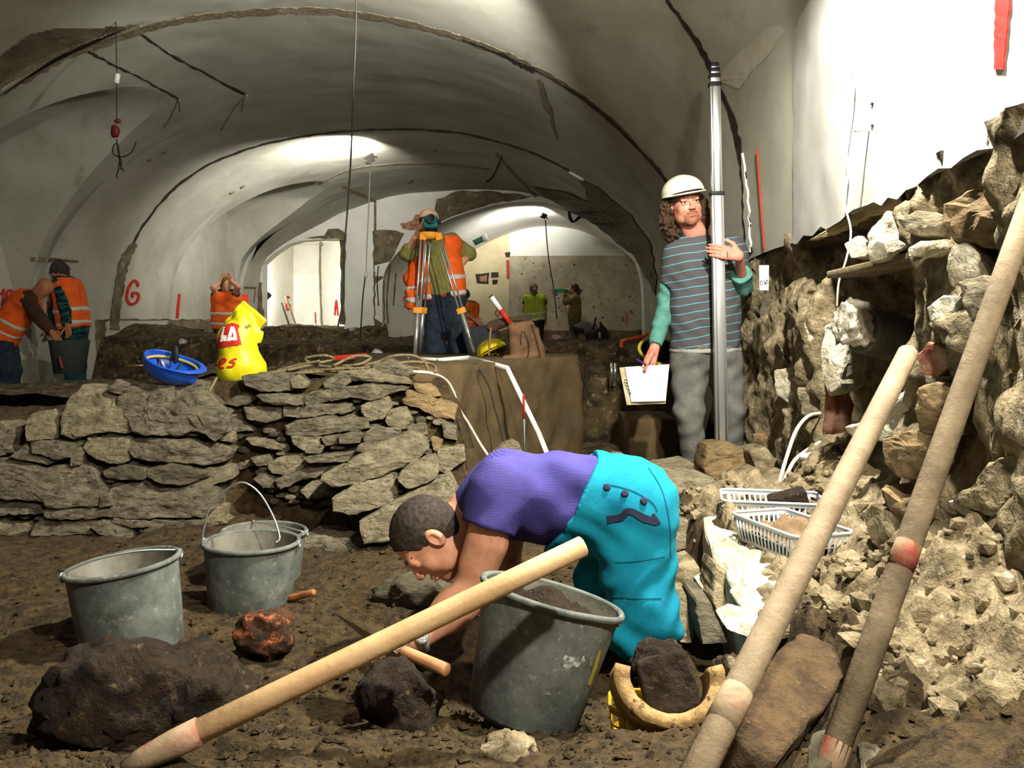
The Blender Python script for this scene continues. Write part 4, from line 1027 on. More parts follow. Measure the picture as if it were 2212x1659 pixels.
def torso(sd, J, inf, k=.06):
    side = (J['shR'] - J['shL']).normalized(); c_, p = J['chest'], J['pel']; w = J.get('w', 1.)
    sd.cone(J['shL'].lerp(J['shR'], .1), J['shR'].lerp(J['shL'], .1), .062 + inf, .062 + inf, k)
    for s in (-1, 1):
        sd.cone(c_ + side * s * .075 * w, c_.lerp(p, .62) + side * s * .065 * w, .098 * w + inf, .092 * w + inf, k)
        sd.cone(c_.lerp(p, .5) + side * s * .06 * w, p + side * s * .06 * w, .095 * w + inf, .105 * w + inf, k)
def arm(sd, J, q, inf, a=0., b=1., flat=True, k=.04):
    """sleeve or arm from shoulder (0) over elbow (.5) to wrist (1)"""
    sh, el, wr = J['sh' + q], J['el' + q], J['wr' + q]; fl = flat
    if b <= .5:
        sd.cone(sh, sh.lerp(el, b * 2), .056 + inf, .056 - .026 * b + inf, k, fl); return
    sd.cone(sh, el, .056 + inf, .043 + inf, k); t = (b - .5) * 2
    sd.cone(el, el.lerp(wr, t), .044 + inf, .044 - .016 * t + inf, .03, fl)
def leg(sd, J, q, inf, b=1., k=.05, flat=True):
    hp, kn, an = J['hip' + q], J['kn' + q], J['an' + q]
    sd.cone(hp, kn, .088 + inf, .062 + inf, k); sd.cone(kn, kn.lerp(an, b), .060 + inf, .045 + inf * 1.2, .04, flat)

def make_person(label, J, h=.012, skin_m=None, shirt=None, sleeve=.3, trousers=None, vest=None, band=None, hair=None, hair_m=None, group='people in the cellar',
                sh_inf=.022, tr_inf=.02, vest_bands=((.42, .47), (.7, .75)), fold=.006, hfine=None, base=None, open_front=False, hk=1., tr_fold=None, shirt_hem=.06, trouser_b=.97, detail=True, waist=.10):
    r = root('person', base or (J['anL'] + J['anR']) / 2 - Vector((0, 0, .07)), label, 'person', group)
    up = (J['chest'] - J['pel']).normalized(); sm_ = skin_m or m_skin
    R = head_R(J['fwd'], J['hup'])
    hd = Sdf(); T = add_head(hd, J['head'], R, hk, J['neck'], detail)
    bd = Sdf(); torso(bd, J, -.012); bd.cone(J['neck'], J['chest'], .055, .08, .05)
    for q in 'LR':
        leg(bd, J, q, -.012)
        bd.cone(J['an' + q], J['to' + q], .04, .03, .03)
    ar = Sdf()
    for q in 'LR':
        arm(ar, J, q, -.004, flat=False)
        hnd = J.get('hand' + q)
        if hnd: add_hand(ar, J['wr' + q], *hnd[:3], **(hnd[3] if len(hnd) > 3 else {}))
        else:
            f = (J['wr' + q] - J['el' + q]).normalized(); add_hand(ar, J['wr' + q], f, Vector((0, -1, 0)) if abs(f.y) < .8 else Vector((0, 0, -1)), Vector((0, 0, 1)) if abs(f.z) < .8 else Vector((-1, 0, 0)))
    hf = hfine or h * .7
    if 'extra_hand' in J: J['extra_hand'](ar)
    body = sdf_obj('body', [(hd, hf * .8, None), (bd, max(h, .014), None), (ar, hf * .8, None)], sm_, r)
    if detail:
        for s in (-1, 1):
            g = Geo(); add_sphere(g, T(.031 * s, -.0705, .003), .0125 * hk); e = g.obj('eye', m_eye, body)
            g = Geo(); add_sphere(g, T(.031 * s + .002, -.0788, .002), .0066 * hk); g.obj('iris', m_iris, e)
            b_ = Sdf(); b_.cone(T(.014 * s, -.088, .022), T(.033 * s, -.086, .027), .004, .004, .006).cone(T(.033 * s, -.086, .027), T(.050 * s, -.070, .022), .004, .0025, .006)
            sdf_obj('eyebrow', [(b_, .003, None)], hair_m or m_hair_b, body)
        l_ = Sdf(); l_.ell(T(0, -.0915, -.0575), [.020 * hk, .0075 * hk, .0035 * hk], R, .004).ell(T(0, -.089, -.0680), [.017 * hk, .0085 * hk, .0045 * hk], R, .004)
        l_.box(T(0, -.104, -.0628), (.02 * hk, .02 * hk, .0012), R, .0005, .002, True)
        sdf_obj('lips', [(l_, .0026, None)], m_lip, body)
    if shirt:
        s_ = Sdf(); torso(s_, J, sh_inf); s_.cone(J['neck'], J['chest'], .062, .1, .05)
        for q in 'LR': arm(s_, J, q, .02, b=sleeve if not isinstance(sleeve, dict) else sleeve[q], k=.05)
        s_.cut(J['pel'] - up * shirt_hem, -up)
        sdf_obj('shirt', [(s_, h, folds(fold, 38, .7))], shirt, r)
    if trousers:
        t_ = Sdf(); torso(t_, J, tr_inf); t_.ops = [o for o in t_.ops]
        for q in 'LR': leg(t_, J, q, tr_inf, trouser_b)
        t_.cut(J['pel'] + up * waist, up)
        sdf_obj('trousers', [(t_, h, folds(tr_fold or fold, 30, 1.9))], trousers, r)
    if vest:
        v_ = Sdf(); torso(v_, J, sh_inf + .022); v_.cut(J['pel'] - up * .02, -up).cut(J['neck'] + up * .015, up)
        if open_front:
            fw = Vector(J['bfwd']); v_.box(J['chest'].lerp(J['pel'], .5) + fw * .16, (.085, .13, .6), head_R(fw, up), .01, .01, True)
        vo = sdf_obj('safety_vest', [(v_, h, folds(fold, 26, 2.4))], vest, r)
        for a, b in vest_bands:
            w_ = Sdf(); torso(w_, J, sh_inf + .027); pa, pb = J['chest'].lerp(J['pel'], a) , J['chest'].lerp(J['pel'], b)
            bt = J.get('bandup', up)
            w_.cut(pa, bt).cut(pb, -bt)
            if open_front: w_.box(J['chest'].lerp(J['pel'], .5) + fw * .16, (.085, .13, .6), head_R(fw, up), .01, .01, True)
            sdf_obj('reflective_band', [(w_, h, folds(fold, 26, 2.4))], m_band, vo)
    if hair: hair(r, J, R, T, hk, hair_m or m_hair_b, h)
    return r, R, T
def add_sphere(g, c_, r, n=10):
    prof = [(max(1e-5, r * math.sin(math.pi * i / n)), -r * math.cos(math.pi * i / n)) for i in range(n + 1)]
    return g.lathe(prof, Matrix.Translation(Vector(c_)), 14)
def short_hair(thick=.007, nz=.003, low=-.05, back=True):
    def f(r, J, R, T, k, m, h):
        s = Sdf(); t = thick
        s.ell(T(0, .014, .032), [(.075 + t) * k, (.094 + t) * k, (.083 + t) * k], R, .01)
        s.ell(T(0, .035, -.01), [(.066 + t) * k, (.07 + t) * k, (.08 + t) * k], R, .02)
        s.ell(T(0, -.098, -.012), [.08 * k, .074 * k, .082 * k], R, .012, True)
        s.cut(T(0, .06, low - .02), R @ Vector((0, -.55, -1)))
        for q in (-1, 1): s.ell(T(.085 * q, .0, -.02), [.02 * k, .026 * k, .036 * k], R, .006, True)
        sdf_obj('hair', [(s, min(h, .006), vnd(nz, 130, 3))], m, r)
    return f
def pony(dr, thick=.01):
    def f(r, J, R, T, k, m, h):
        short_hair(thick, .004)(r, J, R, T, k, m, h)
        s = Sdf(); s.cone(T(0, .10, .03), T(0, .135, -.02), .03, .034, .02).cone(T(0, .135, -.02), T(0, .12, -dr), .034, .018, .02)
        sdf_obj('ponytail', [(s, min(h, .008), vnd(.004, 70, 5))], m, r)
    return f

# ---- man with the white helmet and the levelling staff
def Q(px, py, d=0.): return P(px, py, 5.4 + d)
m_tshirt = bpy.data.materials.new('tshirt_striped'); m_tshirt.use_nodes = True
nt = m_tshirt.node_tree; b = nt.nodes['Principled BSDF']; b.inputs['Roughness'].default_value = .95; b.inputs['Specular IOR Level'].default_value = .1
tc = nt.nodes.new('ShaderNodeTexCoord'); sp = nt.nodes.new('ShaderNodeSeparateXYZ'); nt.links.new(tc.outputs['Object'], sp.inputs[0])
def mth(op, a, b_=None):
    n = nt.nodes.new('ShaderNodeMath'); n.operation = op
    for i, v in enumerate((a, b_)):
        if v is None: continue
        if isinstance(v, (int, float)): n.inputs[i].default_value = v
        else: nt.links.new(v, n.inputs[i])
    return n.outputs[0]
# hem lines sag: stripes follow z - 0.16 x with a slight wobble
tz = mth('SUBTRACT', sp.outputs[2], mth('MULTIPLY', sp.outputs[0], .17))
nzn = nt.nodes.new('ShaderNodeTexNoise'); nzn.inputs['Scale'].default_value = 5; nt.links.new(tc.outputs['Object'], nzn.inputs['Vector'])
tz = mth('ADD', tz, mth('MULTIPLY', nzn.outputs[0], .03))
fr_ = mth('FRACT', mth('DIVIDE', tz, .052)); st = mth('LESS_THAN', fr_, .10)
mx = nt.nodes.new('ShaderNodeMix'); mx.data_type = 'RGBA'; mx.inputs['A'].default_value = hx((78, 76, 78)) + (1,); mx.inputs['B'].default_value = hx((86, 152, 164)) + (1,)
nt.links.new(st, mx.inputs['Factor']); nt.links.new(mx.outputs['Result'], b.inputs['Base Color'])
m_teal = M('sleeve_teal', (88, 140, 126), (70, 120, 108), 14, .95, .3, 80); m_greyp = M('trousers_grey', (112, 112, 104), (92, 92, 86), 9, .95, .4, 50)
JA = dict(head=Q(1479, 439, -.03), fwd=(.16, -.96, -.06), hup=(-.18, -.05, .98), neck=Q(1501, 504, .02), chest=Q(1520, 580, .04), pel=Q(1524, 752, .04), w=1.14,
          shL=Q(1460, 548, .04), elL=Q(1440, 655, .08), wrL=Q(1414, 752, -.08), shR=Q(1586, 541, .06), elR=Q(1604, 618, .0), wrR=Q(1597, 553, -.268),
          hipL=Q(1488, 775, .04), knL=Q(1488, 890, -.02), anL=Q(1501, 1003, .04), toL=Q(1503, 1024, -.12), hipR=Q(1563, 775, .04), knR=Q(1578, 885, .02), anR=Q(1578, 1000, .1), toR=Q(1584, 1020, -.05))
JA['handL'] = ((-.35, -.15, -1), (.2, 1, 0), (-.6, -1, .0), dict(curl=.15, thumb=False))
JA['handR'] = ((-1, .0, .22), (0, 1, 0), (0, 0, 1), dict(curl=.28, k=1.08))
def thumbA(sd):
    a = JA['wrL'] + Vector((-.02, -.03, -.03)); b_ = P(1397, 784, 5.235); c_ = P(1393, 799, 5.232)
    sd.cone(a, b_, .016, .012, .012).cone(b_, c_, .0115, .0105, .006)
JA['extra_hand'] = thumbA
def curls(r, J, R, T, k, m, h):
    s = Sdf(); E = lambda c_, rr: s.ell(T(*c_), [q * k for q in rr], R, .02)
    E((0, .02, .03), (.084, .10, .08)); E((0, .06, -.03), (.085, .06, .10)); E((0, .05, -.10), (.085, .05, .05))
    for q in (-1, 1):
        E((.092 * q, .03, -.02), (.034, .05, .06)); E((.10 * q, .035, -.085), (.04, .045, .055)); E((.082 * q, .04, -.15), (.034, .04, .04))
    s.ell(T(0, -.098, -.02), [.078 * k, .078 * k, .10 * k], R, .01, True)
    s.cut(T(0, 0, .085), R @ Vector((0, 0, 1)))
    sdf_obj('hair', [(s, .006, lambda x, y, z: vnd(.016, 55, 3)(x, y, z) + vnd(.006, 140, 8)(x, y, z))], m, r)
pA, RA, TA = make_person('bearded man in a white helmet, striped grey shirt and grey trousers holding the levelling staff', JA, .009, m_skin2, m_tshirt, .30, m_greyp, hair=curls, hfine=.0048,
                         sh_inf=.03, tr_inf=.026, fold=.005, tr_fold=.008, hk=1.18, shirt_hem=.0, trouser_b=.99, waist=.02)
s_ = Sdf()
arm(s_, JA, 'L', .014, b=.97); s_.cone(JA['shR'], JA['elR'], .066, .062, .04).cone(JA['elR'], JA['elR'].lerp(JA['wrR'], .42), .060, .062, .03, True)
sdf_obj('long_sleeves', [(s_, .008, folds(.006, 55, .3))], m_teal, pA)
s_ = Sdf(); torso(s_, JA, .034); up = (JA['chest'] - JA['pel']).normalized(); s_.cut(JA['pel'] - up * .028, -up).cut(JA['pel'], up)
sdf_obj('undershirt', [(s_, .009, folds(.004, 38, .7))], M('undershirt', (150, 150, 142), rough=.95), pA)
# stubble
s_ = Sdf(); kk = 1.18
s_.ell(TA(0, -.024, -.045), [.0625 * kk, .0675 * kk, .078 * kk], RA, .02).ell(TA(0, -.062, -.095), [.0265 * kk, .0245 * kk, .0215 * kk], RA, .02).cut(TA(0, -.05, -.072), RA @ Vector((0, .45, 1)))
sdf_obj('beard', [(s_, .005, vnd(.002, 160, 4))], M('stubble', (140, 96, 66), (176, 120, 92), 90, .9, .6, 200), pA)
s_ = Sdf(); s_.cone(TA(-.026, -.088, -.053), TA(0, -.099, -.046), .004, .005, .006).cone(TA(0, -.099, -.046), TA(.026, -.088, -.053), .005, .004, .006)
sdf_obj('moustache', [(s_, .003, None)], M('moustache', (120, 80, 54), (150, 104, 78), 90, .9), pA)
m_helm_w = M('helmet_white', (226, 224, 204), (212, 208, 186), 6, .35, spec=.5); m_helm_in = M('helmet_lining', (60, 58, 50), rough=.9)
def hard_hat(T, R, k, m, parent, peak=True):
    s = Sdf(); E = lambda c_, rr, sub=False, kk=.006: s.ell(T(*c_), [q * k for q in rr], R, kk, sub)
    E((0, .004, .052), (.112, .134, .098)); s.cone(T(0, -.10, .10), T(0, .09, .12), .02, .03, .03)
    s.cut(T(0, 0, .045), R @ Vector((0, -.12, -1)))
    E((0, -.010, .045), (.117, .148, .010))
    E((0, .004, .046), (.104, .125, .092), True)
    return sdf_obj('helmet', [(s, .0042, None)], m, parent)
ho = hard_hat(TA, RA, 1.13, m_helm_w, pA)
s_ = Sdf(); s_.ell(TA(0, .004, .040), [.106, .126, .014], RA, .004).ell(TA(0, .0, .040), [.09, .106, .05], RA, .004, True)
sdf_obj('headband', [(s_, .005, None)], m_helm_in, ho)
g = Geo(); a = JA['wrR'] + Vector((-.075, -.03, .012)); g.tube([a + Vector((.0, .012 * math.cos(t), .012 * math.sin(t))) for t in np.linspace(0, 6.0, 14)], .0022, 5); g.obj('ring', m_grey_metal, pA)

# ---- kneeling man in turquoise overalls
def B(px, py, d=0.): return P(px, py, 2.45 + d)
m_blue = M('shirt_purple', (78, 72, 138), (66, 60, 124), 6, .9, .55, spec=.15, wave=('Z', 84, 1.5), bdist=.003)
m_over = M('overalls_turquoise', (18, 140, 164), (12, 120, 146), 7, .9, .35, 70, spec=.2, bdist=.004); m_navy = M('navy_trim', (40, 44, 66), rough=.9)
JB = dict(head=B(926, 1163, .06), fwd=(-.42, -.30, -.86), hup=(-.86, -.02, .46), neck=B(1012, 1098, .12), chest=B(1105, 1068, .15), pel=B(1350, 1092, .15), w=1.0,
          shL=B(1074, 1064, -.04), elL=B(1018, 1284, -.04), wrL=B(900, 1383, -.14), shR=B(1082, 1078, .32), elR=B(1092, 1240, .30), wrR=B(1186, 1302, .14),
          hipL=B(1372, 1112, .04), knL=B(1382, 1362, .0), anL=B(1402, 1440, .42), toL=B(1410, 1450, .55), hipR=B(1345, 1112, .27), knR=B(1288, 1375, .24), anR=B(1330, 1440, .62), toR=B(1340, 1450, .72))
JB['handL'] = ((-.93, -.1, -.33), (-.1, -.3, -1), (0, 1, -.2), dict(curl=.45))
JB['handR'] = ((.5, -.3, -.6), (-.3, 0, -1), (0, -1, 0), dict(curl=.3))
pB = root('person', B(1350, 1450, .2), 'kneeling man in a purple ribbed shirt and turquoise overalls bent over the hollow', 'person', 'people in the cellar')
RB = head_R(JB['fwd'], JB['hup'])
hd = Sdf(); TB = add_head(hd, JB['head'], RB, 1.0, JB['neck'])
for s in (-1, 1): hd.ell(TB(.031 * s, -.0775, .003), [.017, .0105, .011], RB, .006)
bd = Sdf(); torso(bd, JB, -.012); bd.cone(JB['neck'], JB['chest'], .055, .08, .05)
for q in 'LR': leg(bd, JB, q, -.014); bd.cone(JB['an' + q], JB['to' + q], .04, .03, .03)
ar = Sdf()
for q in 'LR':
    sh, el, wr = JB['sh' + q], JB['el' + q], JB['wr' + q]
    ar.cone(sh, el, .056, .047, .03).cone(sh.lerp(el, .5) + Vector((.012, 0, 0)), sh.lerp(el, .7), .052, .045, .03)
    ar.cone(el, el.lerp(wr, .35), .046, .050, .03).cone(el.lerp(wr, .35), wr, .050, .030, .03)
    add_hand(ar, wr, *JB['hand' + q][:3], **JB['hand' + q][3])
bodyB = sdf_obj('body', [(hd, .0034, None), (bd, .014, None), (ar, .0042, None)], m_skin, pB)
for s in (-1, 1):
    b_ = Sdf(); b_.cone(TB(.014 * s, -.088, .022), TB(.033 * s, -.086, .027), .005, .005, .006).cone(TB(.033 * s, -.086, .027), TB(.050 * s, -.070, .022), .005, .003, .006)
    sdf_obj('eyebrow', [(b_, .003, None)], m_hair_k, bodyB)
short_hair(.005, .0016, -.055)(pB, JB, RB, TB, 1.0, M('hair_cropped', (34, 27, 22), (62, 52, 43), 90, .8, .7, 260, bdist=.002), .0042)
upB = (JB['chest'] - JB['pel']).normalized()
s_ = Sdf(); torso(s_, JB, .012); s_.cone(JB['neck'].lerp(JB['chest'], .12), JB['chest'], .066, .10, .05)
s_.cone(JB['chest'] + Vector((0, 0, .0)), JB['pel'], .11, .10, .08)
s_.cone(JB['shL'] + Vector((.01, .03, .0)), JB['shL'].lerp(JB['elL'], .36), .086, .078, .035, True).cone(JB['shR'], JB['shR'].lerp(JB['elR'], .36), .078, .068, .05, True)
s_.cut(B(1345, 1050), (1, 0, 0))
wx = lambda x, y, z: .007 * np.sin(40 * (z + .35 * x) + 6 * np.sin(9 * x)) * np.clip((x - .02) * 6, 0, 1) + folds(.004, 34, .5)(x, y, z)
sdf_obj('shirt', [(s_, .0055, wx)], m_blue, pB)
o_ = Sdf(); torso(o_, JB, .028); o_.cone(JB['chest'], JB['pel'], .118, .115, .08)
o_.cone(JB['hipL'], JB['knL'], .115, .098, .06).cone(JB['knL'], JB['anL'], .088, .07, .04, True).cone(JB['hipR'], JB['knR'], .112, .094, .06).cone(JB['knR'], JB['anR'], .088, .07, .04, True)
pc = B(1300, 985); nn = Vector((-.889, 0, .458)); o_.cut(pc, nn)
fo = lambda x, y, z: .017 * np.sin(26 * (z + .55 * x) + 4 * np.sin(7 * z + 3 * y)) * np.clip((-.55 - z) * 6, 0, 1) * np.sin(14 * x + 9 * z) + .008 * np.sin(62 * (z + .18 * np.sin(9 * x)) + 5 * y) * np.clip(1 - np.abs(z + .76) * 7, 0, 1) * np.sin(11 * x + 2) + folds(.005, 45, 1.1)(x, y, z)
ov = sdf_obj('overalls', [(o_, .0055, fo)], m_over, pB)
bv_o = bvh_of(ov)
for k, (x, y) in enumerate(((1311, 1053), (1350, 1067), (1390, 1083))):
    p_, n_ = hit(bv_o, x, y, .003); g = Geo(); g.lathe([(.001, .004), (.006, .004), (.0095, .003), (.0105, 0), (.0105, -.004)], m4(basis(n_), p_), 16); g.obj('button', m_navy, ov)
strip('pocket_trim', bv_o, [(1312, 1122), (1340, 1118), (1360, 1104), (1392, 1120), (1420, 1128)], [16, 15, 13, 15, 14], m_navy, ov, .004, .05, 3, 5)
strip('pocket_trim', bv_o, [(1410, 1110), (1424, 1132)], 6, m_navy, ov, .004, .05, 4, 5)
for q in ([(1304, 1046), (1330, 1050), (1370, 1062), (1408, 1085), (1420, 1104)], [(1330, 1215), (1380, 1212), (1436, 1202)], [(1318, 1290), (1380, 1293), (1428, 1292)], [(1400, 1010), (1430, 1060), (1446, 1130), (1448, 1200)]):
    strip('seam', bv_o, q, 2.2, M('seam', (10, 96, 118), rough=.9), ov, .002, .0, 3, 6, thick=.002)
# wristwatch
wd = (JB['wrL'] - JB['elL']).normalized(); wc = JB['wrL'] - wd * .006; Rw = basis(wd, (0, -1, .2))
wt = tube('wristwatch', [wc + Rw @ Vector((.036 * math.cos(t), .036 * math.sin(t), 0)) for t in np.linspace(0, 2 * math.pi, 24)[:-1]], .0065, m_grey_metal, pB, 8, True)
fc = wc + Rw @ Vector((.038, 0, 0)); Rf = basis(Rw.col[0]); Geo().lathe([(.001, .006), (.016, .006), (.019, .004), (.019, -.004)], m4(Rf, fc), 24).obj('watch_case', m_grey_metal, wt)
Geo().lathe([(.0005, .0066), (.014, .0066)], m4(Rf, fc), 24).obj('watch_dial', M('dial', (40, 42, 46), (190, 190, 186), 300, .3), wt)

# ---- surveyor at the tripod
def S(px, py, d=0.): return P(px, py, 7.6 + d)
JC = dict(head=S(926, 484, .02), fwd=(.05, -1, -.05), hup=(.0, 0, 1), neck=S(936, 520, .05), chest=S(944, 548, .06), pel=S(956, 640, .06), w=.98,
          shL=S(912, 530, .05), elL=S(880, 548, -.12), wrL=S(908, 494, -.22), shR=S(978, 526, .06), elR=S(1012, 548, .12), wrR=S(992, 578, .02),
          hipL=S(938, 645, .06), knL=S(940, 755, .02), anL=S(938, 868, .08), toL=S(936, 885, -.12), hipR=S(978, 645, .06), knR=S(992, 755, .02), anR=S(994, 868, .08), toR=S(996, 885, -.12), bfwd=(0, -1, 0))
JC['handL'] = ((.45, -.05, .9), (1, 0, -.3), (0, .8, .6), dict(curl=.5)); JC['handR'] = ((-.8, 0, -.5), (-.2, 1, -.3), (0, 1, .5), dict(curl=.3))
pC, RC, TC = make_person('surveyor in an olive shirt, open orange vest and cap looking through the level', JC, .011, m_skin, m_olive, {'L': .62, 'R': .55}, m_jeans, m_orange,
                         hair=short_hair(.006), hair_m=m_hair_b, open_front=True, sh_inf=.028, fold=.006, shirt_hem=-.01, vest_bands=((.55, .66), (.93, 1.03)), base=S(964, 892, .08))
s_ = Sdf(); s_.ell(TC(0, .0, .05), [.09, .11, .08], RC, .01).ell(TC(0, -.10, .052), [.075, .06, .008], RC, .01).cut(TC(0, 0, .035), RC @ Vector((0, 0, -1)))
sdf_obj('cap', [(s_, .006, None)], M('cap', (186, 146, 120), (170, 128, 102), 20, .9), pC)
# the vest hanging open on the raised-arm side, and the red shirt tail
g = Sdf(); g.cone(S(900, 545, .05), S(888, 600, .04), .05, .055, .04).cone(S(888, 600, .04), S(888, 668, .04), .05, .042, .04, True)
sdf_obj('vest_flap', [(g, .01, folds(.01, 34, .2))], m_orange, pC)
for a in (618, 643):
    w_ = Sdf(); w_.cone(S(888, a, .04), S(888, a + 9, .04), .056, .056, .01, True).cut(S(888, a, .04), (0, 0, 1)); sdf_obj('reflective_band', [(w_, .01, folds(.01, 34, .2))], m_band, pC)
s_ = Sdf(); torso(s_, JC, .022); u = Vector((.16, 0, 1)).normalized(); s_.cut(S(955, 641), -u).cut(S(955, 632), u); sdf_obj('undershirt', [(s_, .011, None)], M('shirt_red', (190, 40, 34), rough=.9), pC)

# ---- pair on the left
def D(px, py, d=0.): return P(px, py, 10.4 + d)
m_plaid = M('plaid_teal', (24, 92, 92), (10, 30, 32), 9, .9, stretch=(1, 1, 2.4), lo=.48, hi=.52); m_dkteal = M('trousers_teal', (30, 72, 74), (20, 50, 54), 12, .9)
JD = dict(head=D(124, 585, 0), fwd=(-.62, -.25, -.74), hup=(-.5, -.1, .82), neck=D(136, 606, .05), chest=D(148, 628, .05), pel=D(160, 706, .05), w=1.1,
          shL=D(128, 612, -.12), elL=D(140, 665, -.16), wrL=D(146, 704, -.24), shR=D(150, 612, .22), elR=D(118, 665, .1), wrR=D(112, 708, -.05),
          hipL=D(154, 712, 0), knL=D(152, 790, -.04), anL=D(160, 860, .0), toL=D(150, 872, -.1), hipR=D(172, 712, .2), knR=D(170, 790, .15), anR=D(176, 860, .2), toR=D(164, 872, .1))
def shag(r, J, R, T, k, m, h):
    s = Sdf(); s.ell(T(0, .02, .03), [.092, .112, .10], R, .02).ell(T(0, .05, -.04), [.08, .07, .08], R, .02).ell(T(0, -.11, -.03), [.075, .07, .09], R, .01, True); sdf_obj('hair', [(s, .009, vnd(.014, 42, 3))], m, r)
make_person('person in a teal checked shirt, orange vest and dark shaggy hair at the left', JD, .013, m_skin3, m_plaid, .95, m_dkteal, m_orange, hair=shag, hair_m=m_hair_k, vest_bands=((.50, .61), (.86, .97)), detail=False, shirt_hem=.1, sh_inf=.03)
JE = dict(head=P(93, 624, 9.55), fwd=(.5, -.2, -.85), hup=(.75, 0, .62), neck=P(76, 640, 9.6), chest=P(52, 656, 9.6), pel=P(6, 726, 9.6), w=1.12,
          shL=P(60, 650, 9.4), elL=P(88, 690, 9.3), wrL=P(112, 718, 9.3), shR=P(64, 652, 9.8), elR=P(92, 695, 9.75), wrR=P(116, 722, 9.6),
          hipL=P(6, 736, 9.5), knL=P(16, 800, 9.45), anL=P(8, 880, 9.55), toL=P(26, 892, 9.45), hipR=P(14, 736, 9.7), knR=P(30, 800, 9.65), anR=P(24, 880, 9.75), toR=P(40, 892, 9.65))
make_person('bald person in an orange vest bending forward at the left edge', JE, .013, m_skin3, M('jumper_brown', (74, 48, 28), (58, 36, 20), 12, .9), .95, m_jeans, m_orange, hair=None, vest_bands=((.45, .54), (.72, .81)), detail=False, sh_inf=.03)
# ---- person with both hands on the head
def W(px, py, d=0.): return P(px, py, 13.0 + d)
JF = dict(head=W(489, 616), fwd=(.5, -.8, .1), hup=(0, .1, 1), neck=W(489, 632, .03), chest=W(488, 650, .04), pel=W(488, 708, .04), w=1.0,
          shL=W(470, 640, .03), elL=W(461, 622, -.1), wrL=W(478, 609, -.04), shR=W(506, 640, .03), elR=W(514, 620, -.12), wrR=W(500, 608, -.06),
          hipL=W(480, 714, .04), knL=W(480, 772, .04), anL=W(480, 828, .06), toL=W(480, 836, -.05), hipR=W(497, 714, .04), knR=W(497, 772, .04), anR=W(497, 828, .06), toR=W(497, 836, -.05))
make_person('person in an orange vest behind the yellow bag with both hands raised to the head', JF, .014, m_skin, m_black, .2, m_jeans, m_orange, hair=short_hair(.014, .006), hair_m=m_hair_l, vest_bands=((.42, .54), (.80, .92)), detail=False)
# ---- two at the far wall
def Y_(px, py, d=0.): return P(px, py, 18.0 + d)
JG = dict(head=Y_(1152, 624), fwd=(-.2, 1, .1), hup=(0, 0, 1), neck=Y_(1154, 637), chest=Y_(1155, 650), pel=Y_(1156, 690), w=1.05, bandup=Vector((-.14, 0, 1)),
          shL=Y_(1138, 644), elL=Y_(1133, 668), wrL=Y_(1136, 688, .2), shR=Y_(1172, 644), elR=Y_(1178, 668), wrR=Y_(1178, 686, .1),
          hipL=Y_(1149, 696), knL=Y_(1150, 742), anL=Y_(1150, 782), toL=Y_(1150, 788, .15), hipR=Y_(1164, 696), knR=Y_(1165, 742), anR=Y_(1165, 782), toR=Y_(1165, 788, .15))
make_person('person with a blond ponytail in a yellow green vest, back turned, at far wall', JG, .014, m_skin3, M('shirt_maroon', (80, 60, 56), rough=.9), .3, m_black, m_yg, hair=pony(.2), hair_m=m_hair_l, vest_bands=((.62, .74), (.94, 1.06)), detail=False)
JH = dict(head=Y_(1238, 624), fwd=(-1, -.1, .18), hup=(.12, 0, 1), neck=Y_(1243, 638), chest=Y_(1242, 652), pel=Y_(1241, 690), w=.95,
          shL=Y_(1240, 646, -.16), elL=Y_(1222, 652, -.22), wrL=Y_(1222, 636, -.14), shR=Y_(1244, 646, .16), elR=Y_(1232, 664, .2), wrR=Y_(1226, 670, .1),
          hipL=Y_(1240, 695, -.08), knL=Y_(1238, 740, -.08), anL=Y_(1240, 782, -.08), toL=Y_(1232, 788, -.08), hipR=Y_(1241, 695, .08), knR=Y_(1240, 740, .08), anR=Y_(1242, 782, .08), toR=Y_(1234, 788, .08))
JH['handL'] = ((.1, .2, 1), (0, 1, 0), (1, 0, 0), dict(curl=.6))
make_person('person with a dark ponytail in an ochre jacket drinking from a green bottle', JH, .014, m_skin3, M('jacket_ochre', (112, 98, 52), (92, 80, 40), 10, .9), .95, M('trousers_olive', (74, 70, 54), rough=.9), None, hair=pony(.24), hair_m=m_hair_k, detail=False, shirt_hem=.06, sh_inf=.03)
# ---- crouching figure half hidden behind the surveyor
def K(px, py, d=0.): return P(px, py, 13.2 + d)
JK = dict(head=K(1000, 640, .1), fwd=(.6, .2, -.6), hup=(.5, 0, .85), neck=K(1005, 655, .1), chest=K(1010, 668, .1), pel=K(1008, 712, .1), w=.95,
          shL=K(998, 662, -.05), elL=K(1012, 682, -.1), wrL=K(1024, 690, -.1), shR=K(1022, 662, .25), elR=K(1028, 684, .2), wrR=K(1030, 700, .1),
          hipL=K(1004, 716, .05), knL=K(1016, 770, .0), anL=K(1006, 815, .05), toL=K(1016, 822, 0), hipR=K(1012, 716, .2), knR=K(1022, 770, .2), anR=K(1012, 815, .2), toR=K(1022, 822, .2))
make_person('person in an orange vest half hidden behind the surveyor', JK, .016, m_skin3, m_olive, .4, m_jeans, m_orange, hair=short_hair(.008), hair_m=m_hair_k, detail=False, vest_bands=((.55, .66),))
